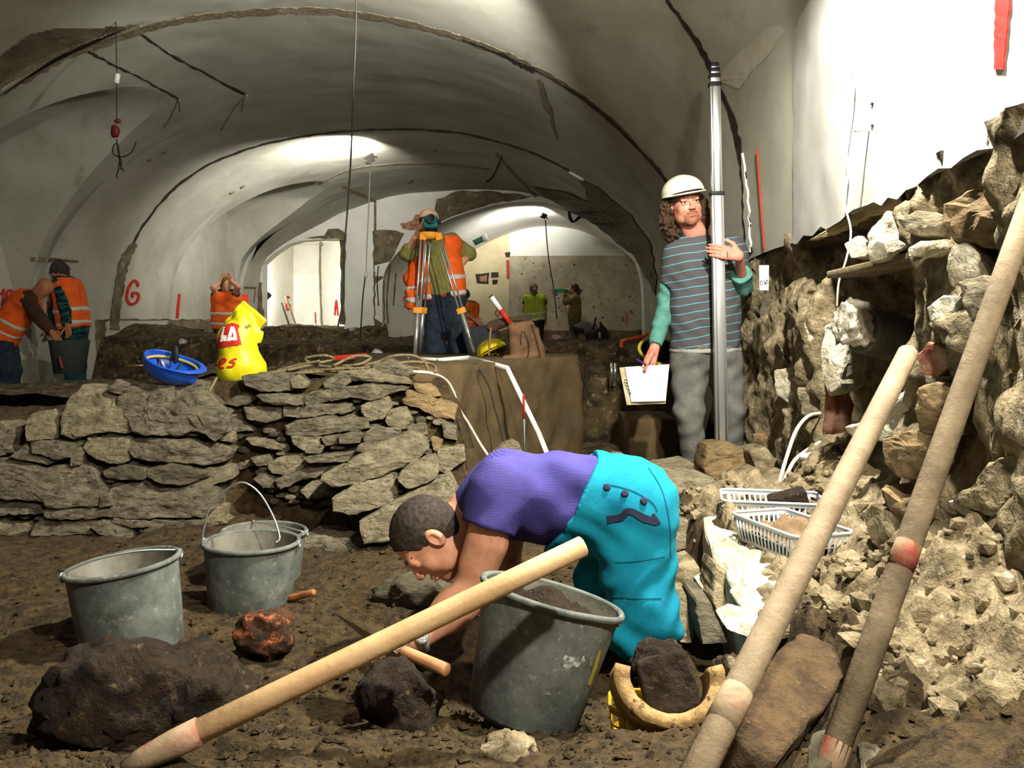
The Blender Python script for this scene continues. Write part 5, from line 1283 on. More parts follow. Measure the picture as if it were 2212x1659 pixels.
# ------------------------------------------------------------------ buckets
m_bucket = M('bucket_grey', (78, 82, 76), (106, 110, 102), 14, .75, .3, 60, col3=(166, 166, 150), scale3=44, lo3=.58, hi3=.8, bdist=.004)
m_bucket_in = M('bucket_inside', (126, 124, 112), (98, 94, 80), 8, .85, .2, 50)
m_wire = M('wire', (196, 198, 194), rough=.35, metal=.8)
def bucket(base, axis, rb, rt, h, bail, label, fill=None, wob=None):
    base = Vector(base); R = basis(axis, (1, 0, 0)); m = m4(R, base); X = lambda *v: m @ Vector(v)
    r = root('bucket', base, label, 'bucket', 'grey builders buckets')
    Geo().lathe([(.002, .0), (rb * .94, 0), (rb, .012), (rb + (rt - rb) * .5, h * .5), (rt, h)], m, 48, wob=wob).obj('body', m_bucket, r)
    Geo().lathe([(.002, .014), (rb * .95, .014), (rt - .008, h)], m, 48, wob=wob).obj('lining', m_bucket_in, r)
    rim = []
    for k in range(48):
        a = 2 * math.pi * k / 48; rr_ = (rt + .002) * (1 + (wob(a, h) if wob else 0)); rim.append(X(rr_ * math.cos(a), rr_ * math.sin(a), h))
    tube('rim', rim, .0085, m_bucket, r, 8, True)
    for s in bail['lugs']:
        a = math.radians(s); p = X(math.cos(a) * (rt + .008), math.sin(a) * (rt + .008), h - .004)
        tube('lug', [p + R @ Vector((0, .012 * math.cos(t), .012 * math.sin(t))) for t in np.linspace(0, 2 * math.pi, 14)[:-1]], .004, m_wire, r, 6, True)
    if bail.get('pts'): tube('bail', bail['pts'](X), .0032, m_wire, r, 7, sub=8)
    if fill:
        V = []; n = 26
        rf = rb + (rt - rb) * fill - .012
        gx = np.linspace(-rf, rf, n); A_, B_ = np.meshgrid(gx, gx, indexing='ij'); rr_ = np.hypot(A_, B_); sc = np.minimum(1, rf / np.maximum(rr_, 1e-6))
        hz = h * fill + .05 * np.clip(1 - rr_ / rf, 0, 1) + .02 * fbm(A_ * 20, B_ * 20, None, 5, 3)
        mk('soil_fill', [X(a * s, b * s, z) for a, b, s, z in zip(A_.ravel(), B_.ravel(), sc.ravel(), hz.ravel())], grid_faces(n, n, True), m_clod, r, kind='stuff')
    return r
bf = bucket(P(1128, 1546, 2.08), (.26, .10, 1), .133, .163, .285, dict(lugs=(100, -20)), 'large grey bucket with brown soil, tilted, in front of the kneeling man', .84, lambda a, z: (.03 * math.cos(2 * a + .4) + .035 * math.exp(-((a - 5.7) / .25) ** 2) - .03 * math.exp(-((a - 5.2) / .2) ** 2)) * (max(0, z) / .28) ** 2)
bo_ = [o for o in bpy.data.objects if o.parent == bf and o.name.startswith('body')][0]; bvq = bvh_of(bo_)
patch_fill('paint_smudge', bvq, [(1212, 1432), (1220, 1415), (1240, 1420), (1262, 1416), (1264, 1428), (1248, 1440), (1222, 1444)], M('smudge', (190, 190, 176), (110, 114, 106), 70, .8, lo=.45, hi=.55), bo_, .001, 2.)
strip('yellow_streak', bvq, [(1296, 1405), (1286, 1440), (1272, 1480)], [3, 7, 4], M('streak_yellow', (170, 156, 40), rough=.7), bo_, .001, .3, 2)
bl = bucket(P(290, 1402, 2.6), (-.13, -.02, 1), .142, .153, .255, dict(lugs=(200, 20), pts=lambda X: [X(-.15, -.05, .262), X(-.06, -.03, .285), X(.05, .01, .285), X(.14, .05, .265)]), 'leftmost grey bucket standing empty behind the dark clod', None, lambda a, z: .02 * math.cos(2 * a) * max(0, z) / .25)
bucket(P(540, 1338, 3.0), (.02, .0, 1), .133, .155, .265, dict(lugs=(180, 0), pts=lambda X: [P(437, 1160, 3.0), P(441, 1140, 3.0), P(455, 1092, 3.0), P(490, 1058, 3.0), P(524, 1042, 3.0), P(560, 1065, 3.0), P(590, 1115, 3.0), P(604, 1160, 2.98), P(596, 1172, 2.95)]), 'middle grey bucket with its wire bail standing upright')
bucket(P(566, 1300, 3.38), (.03, 0, 1), .133, .155, .27, dict(lugs=(120, 5), pts=lambda X: [X(-.09, .13, .275), X(.03, .03, .29), X(.14, -.02, .282), X(.158, -.01, .274)]), 'rearmost grey bucket hidden behind the middle one')

# ------------------------------------------------------------------ long handled tools in the foreground
m_wood = M('wood_pale', (204, 172, 126), (182, 146, 102), 5, .6, .3, 30, stretch=(1, 1, 1), col3=(130, 96, 58), scale3=9, lo3=.66, hi3=.8)
m_wood_g = M('wood_grey', (150, 132, 104), (122, 104, 80), 7, .75, .4, 40, col3=(196, 182, 156), scale3=60, lo3=.68, hi3=.74)
m_wood_d = M('wood_dirty', (128, 112, 86), (98, 84, 62), 9, .8, .4, 50)
m_iron = M('iron_dirty', (110, 98, 78), (70, 60, 46), 14, .7, .5, 50, metal=.3)
m_paint = M('paint_worn', (148, 128, 100), (140, 62, 48), 16, .75, .3, 50, lo=.46, hi=.68); m_paint2 = M('paint_worn_dark', (124, 108, 82), (136, 60, 44), 16, .75, .3, 50, lo=.44, hi=.66)
def shaft(a, b, r1, r2, n=14):
    a, b = Vector(a), Vector(b); d = (b - a).normalized(); L = (b - a).length
    pts = [a, a + d * .003] + [a.lerp(b, t) for t in (.25, .5, .75)] + [b - d * .003, b]; rr_ = [r1 * .8, r1, r1 + (r2 - r1) * .25, r1 + (r2 - r1) * .5, r1 + (r2 - r1) * .75, r2, r2 * .8]
    return tube_geo(pts, rr_, n)
sv = root('shovel', P(330, 1650, 1.6), 'shovel with a pale wooden handle lying diagonally across the foreground', 'shovel')
a, b = P(418, 1586, 1.62), P(1262, 1178, 1.82)
mk('handle', *shaft(a, b, .0235, .0215), m_wood, sv)
d = (a - b).normalized(); q = a + d * .13
mk('socket', *tube_geo([a - d * .012, a + d * .04, a + d * .09, q], [.0262, .0255, .021, .012], 16), m_paint, sv)
# blade: shallow dished sheet beyond the socket
V = []; sd_ = Vector((.55, -.83, 0)).normalized()
for i in range(9):
    for j in range(9):
        t = i / 8; w_ = .115 * (1 - .55 * t * t); u_ = (j / 4 - 1)
        p_ = a + d * .14 + Vector((0, -.05, -.05)) + Vector((-.05, -.2, -.08)) * t + sd_ * u_ * w_ + Vector((0, 0, .03 * u_ * u_ - .02)); V.append(p_)
n0 = len(V); V += [v - Vector((0, 0, .003)) for v in V]
fa = grid_faces(9, 9); mk('blade', V, fa + [tuple(i + n0 for i in f[::-1]) for f in fa], m_iron, sv)
pk = root('wooden_pole', P(1500, 1680, 1.18), 'thick dirty wooden pole with faded red paint, leaning, the left one of two', 'pole')
a, b = P(1490, 1700, 1.17), P(1962, 762, 1.95); mk('shaft', *shaft(a, b, .0232, .0222), m_wood_g, pk)
for t0, t1 in ((.09, .145),): tube('paint_band', [a.lerp(b, t0), a.lerp(b, (t0 + t1) / 2), a.lerp(b, t1)], [.0236, .0239, .0234], m_paint, pk, 16)
pk = root('wooden_pole', P(1780, 1690, 1.38), 'grey brown wooden pole at the right edge of the frame, leaning outward', 'pole')
a, b = P(1776, 1700, 1.37), P(2232, 420, 1.78); mk('shaft', *shaft(a, b, .0225, .0215), m_wood_d, pk)
for t0, t1 in ((.31, .35), (.0, .06)): tube('paint_band', [a.lerp(b, t0), a.lerp(b, (t0 + t1) / 2), a.lerp(b, t1)], [.0226, .0229, .0224], m_paint2, pk, 16)
st_ = mk('handle_stub', *shaft(P(1352, 1636, 1.66), P(1306, 1690, 1.62), .016, .016), m_wood, None); top(st_, 'end of a pale wooden handle poking up at the bottom edge', 'handle')
pg = mk('wooden_peg', *shaft(P(622, 1294, 2.98), P(679, 1279, 2.92), .0125, .011), M('wood_orange', (176, 116, 66), (140, 88, 48), 12, .7), None); top(pg, 'short round wooden peg lying right of the middle bucket', 'peg')
tr = root('trowel', P(870, 1415, 2.1), 'pointing trowel with a wooden handle in the hand of the kneeling man', 'trowel')
mk('handle', *shaft(P(872, 1407, 2.12), P(966, 1448, 2.03), .0135, .0155), M('wood_handle', (206, 152, 106), (176, 122, 80), 8, .6), tr)
tube('tang', [P(876, 1410, 2.12), P(868, 1398, 2.12), P(884, 1388, 2.13), P(860, 1402, 2.14), P(846, 1396, 2.16)], .004, m_grey_metal, tr, 6, sub=5)
g = Geo(); bp = [P(858, 1412, 2.10), P(824, 1384, 2.06), P(722, 1324, 2.32), P(838, 1420, 2.24)]; up3 = Vector((0, 0, .0015))
g.add([p + up3 for p in bp] + [p - up3 for p in bp], [(0, 1, 2, 3), (7, 6, 5, 4), (0, 4, 5, 1), (1, 5, 6, 2), (2, 6, 7, 3), (3, 7, 4, 0)]); g.obj('blade', M('steel_worn', (190, 184, 168), (140, 122, 96), 20, .5, metal=.4), tr, smooth=False)

# ------------------------------------------------------------------ levelling staff, notebook, pen
sf = root('levelling_staff', P(1559, 958, 5.17), 'telescopic aluminium levelling staff held upright by the man in the white helmet', 'levelling staff')
a, b = P(1559, 958, 5.17), P(1543, 140, 5.17); d = (b - a).normalized(); ax_ = Vector((1, 0, 0)); ax_ = (ax_ - d * ax_.dot(d)).normalized(); ay_ = d.cross(ax_)
L = (b - a).length
def pt(y): return a.lerp(b, (958 - y) / (958 - 140))
for k, (y0, y1, w_) in enumerate(((958, 422, .036), (422, 186, .031), (178, 166, .027), (160, 153, .024), (148, 142, .021))):
    c_ = (pt(y0) + pt(y1)) / 2; Geo().box(c_, ax_ * w_, ay_ * w_ * .62, d * ((pt(y1) - pt(y0)).length / 2)).obj('section', m_grey_metal, sf, bevel=.004)
    if k < 2:
        for e in (-1, 1): Geo().box(c_ - ay_ * w_ * .62 * (1 if ay_.y > 0 else -1) + ax_ * e * w_ * .62, ax_ * w_ * .16, ay_ * .003, d * ((pt(y1) - pt(y0)).length / 2 - .004)).obj('side_rail', M('rail_grey', (140, 140, 134), rough=.5, metal=.3), sf)
for y, w_ in ((418, .041), (183, .036), (164, .032), (151, .028), (140, .024)):
    Geo().box(pt(y), ax_ * w_, ay_ * w_ * .75, d * .011).obj('collar', m_black, sf, bevel=.003)
for y in range(200, 410, 14): Geo().box(pt(y) + Vector((.022, -.021, 0)), ax_ * .002, ay_ * .001, d * .003).obj('scale_mark', m_black, sf)
nb = root('notebook', P(1395, 870, 5.25), 'open white drawing pad on a beige board in the hand of the helmeted man', 'notebook')
def slab(name, pts, Y, th, mt, par, n=6, bend=0.):
    # pts: four corners (tl, tr, br, bl) as frame columns / rows
    V = []
    for s in (0, 1):
        for i in range(n + 1):
            for j in range(n + 1):
                u, v = i / n, j / n
                x = (pts[0][0] * (1 - u) + pts[1][0] * u) * (1 - v) + (pts[3][0] * (1 - u) + pts[2][0] * u) * v
                y = (pts[0][1] * (1 - u) + pts[1][1] * u) * (1 - v) + (pts[3][1] * (1 - u) + pts[2][1] * u) * v
                V.append(P(x, y, Y) + Vector((0, s * th + bend * math.sin(u * 3.1) * v, 0)))
    k = (n + 1) ** 2; fa = grid_faces(n + 1, n + 1); Fc = fa + [tuple(i + k for i in f[::-1]) for f in fa]
    ed = [i * (n + 1) for i in range(n + 1)] + [n * (n + 1) + j for j in range(1, n + 1)] + [i * (n + 1) + n for i in range(n - 1, -1, -1)] + [j for j in range(n - 1, 0, -1)]
    Fc += [(ed[i], ed[(i + 1) % len(ed)], ed[(i + 1) % len(ed)] + k, ed[i] + k) for i in range(len(ed))]
    return mk(name, V, Fc, mt, par, smooth=False)
slab('board', [(1338, 794), (1444, 788), (1438, 872), (1354, 875)], 5.262, .006, M('card_beige', (196, 184, 150), (150, 136, 104), 9, .9), nb)
pgs = slab('page', [(1350, 793), (1446, 787), (1438, 866), (1364, 868)], 5.25, .008, M('paper', (224, 234, 236), (212, 224, 228), 6, .9), nb, bend=-.01)
bvp = bvh_of(pgs)
for k in range(7): strip('pencil_line', bvp, [(1400 + 3 * k, 820 + 6 * k), (1430, 819 + 6 * k)], .8, M('pencil', (170, 182, 196), rough=.9), pgs, .001, 0, 1, 3)
g = Geo()
for k in range(5): g.tube([P(1349 + 2.6 * k, 820 + 7 * k, 5.245), P(1354 + 2.2 * k, 822 + 7 * k, 5.24)], .003, 6)
g.obj('clip', m_black, nb)
top(tube('pen', [P(1374, 775, 5.22), P(1396, 788, 5.215)], .004, M('pen_purple', (60, 40, 130), rough=.4), None, 8), 'purple pen held together with the drawing pad', 'pen')

# ------------------------------------------------------------------ tripod and level
m_ory = M('tripod_orange', (226, 150, 40), rough=.6)
TY = 7.2
tp = root('tripod', P(955, 768, TY), 'aluminium surveying tripod with orange clamps on the earth baulk', 'tripod')
hc = P(927, 510, TY); Geo().lathe([(.001, .03), (.075, .03), (.08, .02), (.08, -.01), (.06, -.03), (.001, -.03)], Matrix.Translation(hc), 24).obj('tripod_head', m_ory, tp)
for k, (hx_, hy_, fx, fy, fY, ck) in enumerate(((914, 512, 896, 768, TY - .28, .63), (948, 512, 1026, 768, TY - .22, .63), (926, 512, 906, 764, TY + .32, .62))):
    A1 = P(hx_, hy_, TY - (.05 if k < 2 else -.06)); B1 = P(fx, fy, fY); C1 = A1.lerp(B1, ck); dl = (B1 - A1).normalized(); sx = dl.cross(Vector((0, 1, 0))).normalized() * .016
    lg = Geo().tube([C1, B1], [.022, .017], 8).obj('leg', m_grey_metal, tp)
    for e in (-1, 1): Geo().tube([A1 + sx * e, C1 + sx * e], .0085, 8).obj('leg_rod', m_grey_metal, lg)
    Geo().box(C1, sx.normalized() * .036, dl.cross(sx).normalized() * .022, dl * .024).obj('clamp', m_ory, lg, bevel=.004)
    Geo().box(A1, sx.normalized() * .028, dl.cross(sx).normalized() * .02, dl * .03).obj('hinge', m_ory, lg, bevel=.004)
lv = root('optical_level', P(930, 500, TY), 'turquoise optical level mounted on the tripod', 'surveying level')
m_lvl = M('level_teal', (22, 120, 116), (14, 90, 90), 12, .45); c_ = P(931, 480, TY)
s_ = Sdf(); s_.box(c_, (.055, .07, .05), None, .02, .02).cone(c_ + Vector((.012, -.05, .018)), c_ + Vector((.012, -.12, .018)), .036, .04, .01, True).box(c_ + Vector((0, 0, -.03)), (.06, .06, .02), None, .01, .02)
sdf_obj('level_body', [(s_, .005, None)], m_lvl, lv)
Geo().lathe([(.001, .0), (.028, 0), (.032, .004), (.032, -.01)], m4(basis((0, -1, 0)), c_ + Vector((.012, -.122, .018))), 20).obj('objective_lens', m_black, lv)
Geo().lathe([(.001, 0), (.05, 0), (.05, -.03), (.055, -.035), (.055, -.05), (.001, -.05)], Matrix.Translation(c_ + Vector((0, 0, -.05))), 24).obj('base_plate', m_black, lv)
tube('focus_knob', [c_ + Vector((.055, 0, 0)), c_ + Vector((.08, 0, 0))], .018, m_black, lv, 12)

# ------------------------------------------------------------------ things along the top of the old wall
m_bag = M('bag_yellow', (226, 214, 30), (206, 190, 16), 9, .35, .5, 26, spec=.5, bdist=.01)
bg = root('plastic_bag', P(520, 826, 4.75), 'yellow plastic carrier bag with red and white lettering beside the blue helmet', 'bag')
BY = 4.75; s_ = Sdf(); b_ = lambda x, y, d=0.: P(x, y, BY + d)
s_.cone(b_(518, 790), b_(512, 735), .115, .10, .06).cone(b_(505, 800), b_(540, 796), .08, .085, .05).cone(b_(512, 735), b_(524, 695), .095, .06, .05)
s_.box(b_(532, 693), (.085, .010, .075), Matrix.Rotation(.70, 3, 'Y'), .006, .025).box(b_(546, 724), (.055, .010, .035), Matrix.Rotation(.25, 3, 'Y'), .006, .02)
s_.cut(b_(500, 826), (0, 0, -1))
bo = sdf_obj('bag_body', [(s_, .006, lambda x, y, z: .004 * np.sin(46 * x + 5 * np.sin(9 * z)) * np.sin(9 * z + 16 * x) + vnd(.003, 14, 2)(x, y, z))], m_bag, bg)
bvb = bvh_of(bo); c44 = lambda *p: c(440, 580, 6.381, p)
patch_fill('logo_panel', bvb, c44((300, 780), (400, 755), (470, 770), (500, 800), (470, 840), (500, 960), (520, 1050), (330, 1075), (180, 1105), (195, 1000), (240, 880)), m_red, bo, .004, step=2., fall=BY)
m_wp = M('print_white', (232, 228, 222), rough=.5)
patch_fill('letter', bvb, c44((285, 810), (305, 815), (285, 930), (325, 925), (322, 1000), (240, 1010), (255, 920)), m_wp, bo, .007, step=1.5, fall=BY)
for q in (c44((348, 1000), (372, 900), (398, 815)), c44((398, 815), (425, 900), (440, 990)), c44((350, 975), (440, 965))): strip('letter', bvb, q, 6, m_wp, bo, .007, fall=BY)
for q in (c44((225, 1330), (290, 1290), (310, 1255), (270, 1250), (228, 1310), (235, 1370), (280, 1365)), c44((455, 1245), (400, 1265), (370, 1290), (425, 1300), (400, 1350), (330, 1355)), c44((165, 1300), (190, 1340))):
    strip('letter', bvb, q, 4.2, m_red, bo, .005, fall=BY)
patch_fill('bag_cutout', bvb, c44((570, 800), (630, 770), (645, 795), (580, 832)), M('bag_hole', (120, 112, 30), rough=.6), bo, .004, step=3, fall=BY)
# red leaflet behind the bag
slab('red_sheet', [(523, 636), (535, 636), (536, 668), (522, 655)], 4.9, .004, m_red, bg)
m_hb = M('helmet_blue', (20, 84, 196), (14, 66, 166), 6, .35, spec=.5)
fwd = Vector((.94, -.12, -.30)); hup = Vector((-.27, .20, -.94)); RH = head_R(fwd, hup); oh = P(374, 784, 4.36)
TH = lambda *v: oh + RH @ (Vector((v[0], v[1], v[2] - .05)) * 1.08)
hr = root('hard_hat', P(374, 832, 4.36), 'blue hard hat lying upside down on top of the stone wall', 'helmet')
hard_hat(TH, RH, 1.08, m_hb, hr)
hs_ = [TH(.098 * math.cos(t), .004 + .118 * math.sin(t), .062) for t in np.linspace(0, 2 * math.pi, 25)[:-1]]
tube('headband', hs_, .008, M('band_ochre', (170, 150, 80), rough=.8), hr, 6, True)
for t in (0, 1.05, 2.1): tube('strap', [TH(.098 * math.cos(t), .004 + .118 * math.sin(t), .065), TH(0, .004, .125), TH(-.098 * math.cos(t), .004 - .118 * math.sin(t), .065)], .006, M('strap_dark', (40, 44, 40), rough=.9), hr, 6, sub=6)
s_ = Sdf(); s_.ell(TH(-.06, .03, .03), (.02, .012, .05), None, .01); sdf_obj('glove_strap', [(s_, .006, None)], m_black, hr)
top(tube('wooden_stake', [P(468, 816, 4.5), P(446, 858, 4.4)], .008, m_wood_d, None, 8), 'thin stake leaning beside the blue hard hat', 'stake')
rp = root('rope', P(760, 800, 4.5), 'tangled beige rope lying along the top of the stone wall', 'rope')
RP = lambda *p: [P(x, y, 4.42 + .0006 * (820 - y) * 4 + (k % 3) * .03) for k, (x, y) in enumerate(p)]
for q in (RP((545, 812), (600, 806), (660, 801), (720, 798), (770, 792), (815, 782), (850, 769), (890, 768), (915, 780), (925, 800)),
          RP((620, 800), (680, 786), (720, 776), (700, 768), (660, 775), (690, 790), (760, 796), (840, 790), (905, 796)),
          RP((640, 806), (700, 803), (760, 803), (830, 795), (880, 782), (930, 786), (942, 800), (925, 806), (905, 800)),
          RP((720, 790), (765, 770), (800, 772), (780, 786), (740, 792), (790, 798), (850, 800)), RP((575, 806), (640, 796), (660, 786), (690, 780), (640, 790), (600, 800))):
    tube('rope_strand', q, .0075, m_rope, rp, 7, sub=8)
top(tube('white_cable', [P(892, 803, 4.42), P(930, 806, 4.45), P(962, 820, 4.6), P(980, 848, 4.66), P(990, 880, 4.72), P(1012, 915, 4.78), P(1035, 955, 4.8), P(1058, 990, 4.78)], .008, m_cable_w, None, 8, sub=8), 'white cable running from the rope down the cut earth face', 'cable')
top(tube('black_cable', [P(1026, 786, 5.4), P(1040, 806, 5.3), P(1058, 840, 5.28), P(1068, 880, 5.24), P(1080, 920, 5.22), P(1088, 965, 5.15)], .005, m_cable_k, None, 6, sub=8), 'thin black cable hanging down the face of the earth baulk', 'cable')
fr = root('folding_rule', P(1000, 780, 5.9), 'white folding rule lying along the edge of the baulk and hanging down', 'folding rule')
seg = [(882, 777, 6.2), (946, 782, 5.85), (1014, 776, 6.0), (1096, 799, 5.42), (1112, 838, 5.38), (1164, 940, 5.22), (1184, 990, 5.1)]
for k in range(len(seg) - 1):
    if k == 3: continue
    q0 = seg[k] if k != 4 else seg[3]
    A1, B1 = P(*q0), P(*seg[k + 1]); dl = (B1 - A1).normalized(); w_ = Vector((0, 0, 1)) if k < 3 else Vector((1, 0, 0)); w_ = (w_ - dl * w_.dot(dl)).normalized()
    Geo().box((A1 + B1) / 2 + Vector((0, -.003 * k, .012)), dl * (B1 - A1).length / 2 * 1.03, dl.cross(w_) * .003, w_ * .014).obj('segment', m_white_pl, fr)
    tube('joint', [A1 + Vector((0, -.012, .012)), A1 + Vector((0, .006, .012))], .007, m_grey_metal, fr, 8)
rod = root('threaded_rod', P(1133, 985, 4.85), 'thin threaded steel rod with a red tip standing behind the kneeling man', 'rod')
tube('rod', [P(1133, 990, 4.85), P(1132, 880, 4.85)], .0055, M('rod_steel', (140, 150, 140), (96, 106, 98), 200, .5), rod, 8)
tube('red_tip', [P(1132, 905, 4.85), P(1131, 858, 4.85), P(1131, 850, 4.85)], [.0065, .0065, .003], m_red, rod, 8)

# brown leather bag with a ranging rod, yellow helmet behind
LY = 6.35; lb = lambda x, y, d=0.: P(x, y, LY + d)
lbag = root('leather_bag', lb(1130, 780), 'brown leather tool bag slumped on the baulk with a red and white rod in it', 'bag')
m_leather = M('leather', (120, 88, 60), (88, 62, 42), 10, .8, .4, 40)
s_ = Sdf(); s_.box(lb(1130, 737), (.10, .06, .14), Matrix.Rotation(-.14, 3, 'Y'), .035, .03).box(lb(1156, 745, .02), (.055, .05, .125), Matrix.Rotation(-.22, 3, 'Y'), .03, .02)
s_.cone(lb(1092, 776, -.05), lb(1128, 776, -.05), .026, .03, .02)
so = sdf_obj('bag_body', [(s_, .007, folds(.007, 26, .6))], m_leather, lbag)
s_ = Sdf(); s_.cone(lb(1062, 706, .08), lb(1095, 695, .06), .045, .03, .03).cone(lb(1095, 692, .06), lb(1140, 688, .06), .022, .02, .03); sdf_obj('flap', [(s_, .008, folds(.006, 30, .1))], M('leather_dark', (78, 58, 42), (58, 42, 30), 10, .85), lbag)
bvl = bvh_of(so)
for q in ([(1128, 716), (1124, 730), (1126, 744)], [(1131, 715), (1140, 735), (1142, 760), (1138, 776)], [(1147, 700), (1156, 730), (1164, 760), (1166, 772)]): strip('seam', bvl, q, 3, m_dark, so, .004, fall=LY - .1)
tube('strap', [lb(1060, 708, .02), lb(1058, 735, 0), lb(1056, 768, -.05)], .008, M('strap_tan', (128, 100, 70), rough=.9), lbag, 6, sub=4)
rg = root('ranging_rod', lb(1104, 700, -.02), 'red and white ranging rod sticking out of the leather bag', 'ranging rod')
A1, B1 = lb(1060, 639, -.02), lb(1106, 704, -.0)
for t0, t1, mt in ((.0, .03, m_black), (.03, .46, m_white_pl), (.46, .93, m_red), (.93, 1.05, m_white_pl)): tube('rod_section', [A1.lerp(B1, t0), A1.lerp(B1, t1)], .0175, mt, rg, 12)
R2 = head_R((-.2, -1, .1), (-.5, 0, .86)); oy = P(1070, 776, 6.75); TY2 = lambda *v: oy + R2 @ (Vector(v) * 1.1)
yh = root('hard_hat', P(1070, 782, 6.7), 'yellow hard hat half hidden behind the brown leather bag', 'helmet'); hard_hat(TY2, R2, 1.1, M('helmet_yellow', (222, 204, 30), (196, 176, 24), 6, .4), yh)
g = Geo(); g.box(P(1040, 735, 7.4), (.14, 0, .02), (0, .1, 0), (-.03, 0, .12)); top(g.obj('tool_case', M('case_dark', (36, 40, 46), (50, 52, 56), 20, .8), None, bevel=.03), 'dark case standing between the surveyor and the leather bag', 'case')
for k, (x, y, lbl) in enumerate(((905, 752, 'upper'), (905, 772, 'lower'))):
    top(Geo().box(P(x + 12, y, 8.1), (.10, 0, 0), (0, .03, 0), (0, 0, .008)).obj('plank', m_wood, None), lbl + ' of two thin boards behind the tripod legs', 'board')
# ------------------------------------------------------------------ crates and basket
m_crate = M('crate_grey', (196, 202, 206), (182, 188, 190), 8, .5, spec=.4); m_ycr = M('basket_yellow', (206, 168, 34), (170, 136, 22), 8, .6)
def crate(c_, lx, L_, W_, H_, label, mt, tp=1.16, bars=15, mid=True, cat='crate', name='plastic_crate', fill=None):
    c_ = Vector(c_); ex = Vector(lx).normalized(); ey = Vector((-ex.y, ex.x, 0)); r = root(name, c_, label, cat)
    X = lambda u, v, z: c_ + ex * u * (1 + (tp - 1) * z / H_) + ey * v * (1 + (tp - 1) * z / H_) + Vector((0, 0, z))
    def ring(z, e=0.):
        out = []
        for sx_, sy_, a0 in ((1, 1, 0), (-1, 1, 90), (-1, -1, 180), (1, -1, 270)):
            for a in (0, 30, 60, 90):
                t = math.radians(a0 + a); rc = .025; out.append(X(sx_ * (L_ / 2 - rc) + rc * math.cos(t), sy_ * (W_ / 2 - rc) + rc * math.sin(t), z))
        return out
    tube('rim', ring(H_), .005, mt, r, 8, True)
    g = Geo()
    def wallband(z0, z1):
        a, b = ring(z0), ring(z1); n = len(a); g.add(a + b, [(i, (i + 1) % n, n + (i + 1) % n, n + i) for i in range(n)])
        a2 = [p + (c_ - p) * .012 for p in a]; b2 = [p + (c_ - p) * .012 for p in b]; g.add(a2 + b2, [(n + i, n + (i + 1) % n, (i + 1) % n, i) for i in range(n)])
    wallband(0, H_ * .14); wallband(H_ * .82, H_)
    if mid: wallband(H_ * .46, H_ * .53)
    a = ring(.002); g.add(a + [sum(a, Vector()) / len(a)], [(i, (i + 1) % len(a), len(a)) for i in range(len(a))])
    g.obj('body', mt, r)
    for sx_, sy_ in ((1, 0), (-1, 0), (0, 1), (0, -1)):
        gb = Geo(); nb_ = bars if sy_ else max(4, int(bars * W_ / L_))
        for k in range(nb_ + 1):
            t = -1 + 2 * k / nb_
            if sy_: f = lambda z: X(t * (L_ / 2 - .022), sy_ * W_ / 2, z)
            else: f = lambda z: X(sx_ * L_ / 2, t * (W_ / 2 - .022), z)
            wd_ = ex if sy_ else ey; o_ = ey if sy_ else ex
            p0, p1 = f(H_ * .1), f(H_ * .86); gb.box((p0 + p1) / 2, wd_ * (.0032 if 0 < k < nb_ else .007), o_ * .0016, (p1 - p0) / 2)
        gb.obj('slotted_side', mt, r)
    if fill:
        n = 24; u = np.linspace(-1, 1, n); U, Vv = np.meshgrid(u, u, indexing='ij')
        hz = H_ * .45 + .06 * np.exp(-((U - .1) ** 2 + Vv ** 2) * 2) + .018 * fbm(U * 4, Vv * 4, None, 6, 4)
        mk('soil_fill', [X(a * (L_ / 2 - .008), b * (W_ / 2 - .008), z) for a, b, z in zip(U.ravel(), Vv.ravel(), hz.ravel())], grid_faces(n, n, True), m_soil_l, r, kind='stuff')
    return r
m_soil_l = M('soil_light', (150, 124, 92), (116, 94, 68), 14, .95, .9, 70, col3=(176, 116, 78), scale3=30, lo3=.62, hi3=.7)
crate((.885, 2.80, -.715), (.30, -.954, 0), .315, .185, .085, 'front grey slotted plastic crate filled with pale soil on the stone ledge', m_crate, fill=True)
crate((.93, 3.16, -.705), (.97, -.2, 0), .30, .20, .085, 'rear grey slotted plastic crate with a dark shard, behind the filled one', m_crate)
slab_o = Geo().box((.985, 3.14, -.63), (.06, -.02, .02), (.01, .05, .0), (-.008, .0, .03)).obj('pottery_shard', m_clod, None, bevel=.008); top(slab_o, 'dark flat shard lying in the rear grey crate', 'shard')
crate(P(1376, 1590, 2.0), (1, -.12, 0), .105, .10, .08, 'small yellow slotted basket under the curved tile', m_ycr, 1.18, 9, cat='basket', name='plastic_basket')
# curved tile lying on the basket, dark block in it
tc_ = P(1448, 1462, 1.91); Rt = basis(Vector((.05, -.8, .6)), (1, 0, 0)); g = Geo()
V = []; na, nl = 26, 6
for s in (0, 1):
    for i in range(na + 1):
        for j in range(nl + 1):
            t = math.radians(164 + 212 * i / na); rr_ = .122 - .034 * s + .004 * noise.noise(Vector((i * .4, j, s * 9))); l = -.08 + .08 * j / nl + .012 * noise.noise(Vector((i * .5, j * 0, 3)))
            V.append(tc_ + Rt @ Vector((rr_ * math.cos(t), rr_ * .85 * math.sin(t), l)))
k = (na + 1) * (nl + 1); fa = grid_faces(na + 1, nl + 1); Fc = fa + [tuple(i + k for i in f[::-1]) for f in fa]; w_ = nl + 1
for i in range(na): Fc += [(i * w_, k + i * w_, k + (i + 1) * w_, (i + 1) * w_), (i * w_ + nl, (i + 1) * w_ + nl, k + (i + 1) * w_ + nl, k + i * w_ + nl)]
for j in range(nl): Fc += [(j, j + 1, k + j + 1, k + j), (na * w_ + j, k + na * w_ + j, k + na * w_ + j + 1, na * w_ + j + 1)]
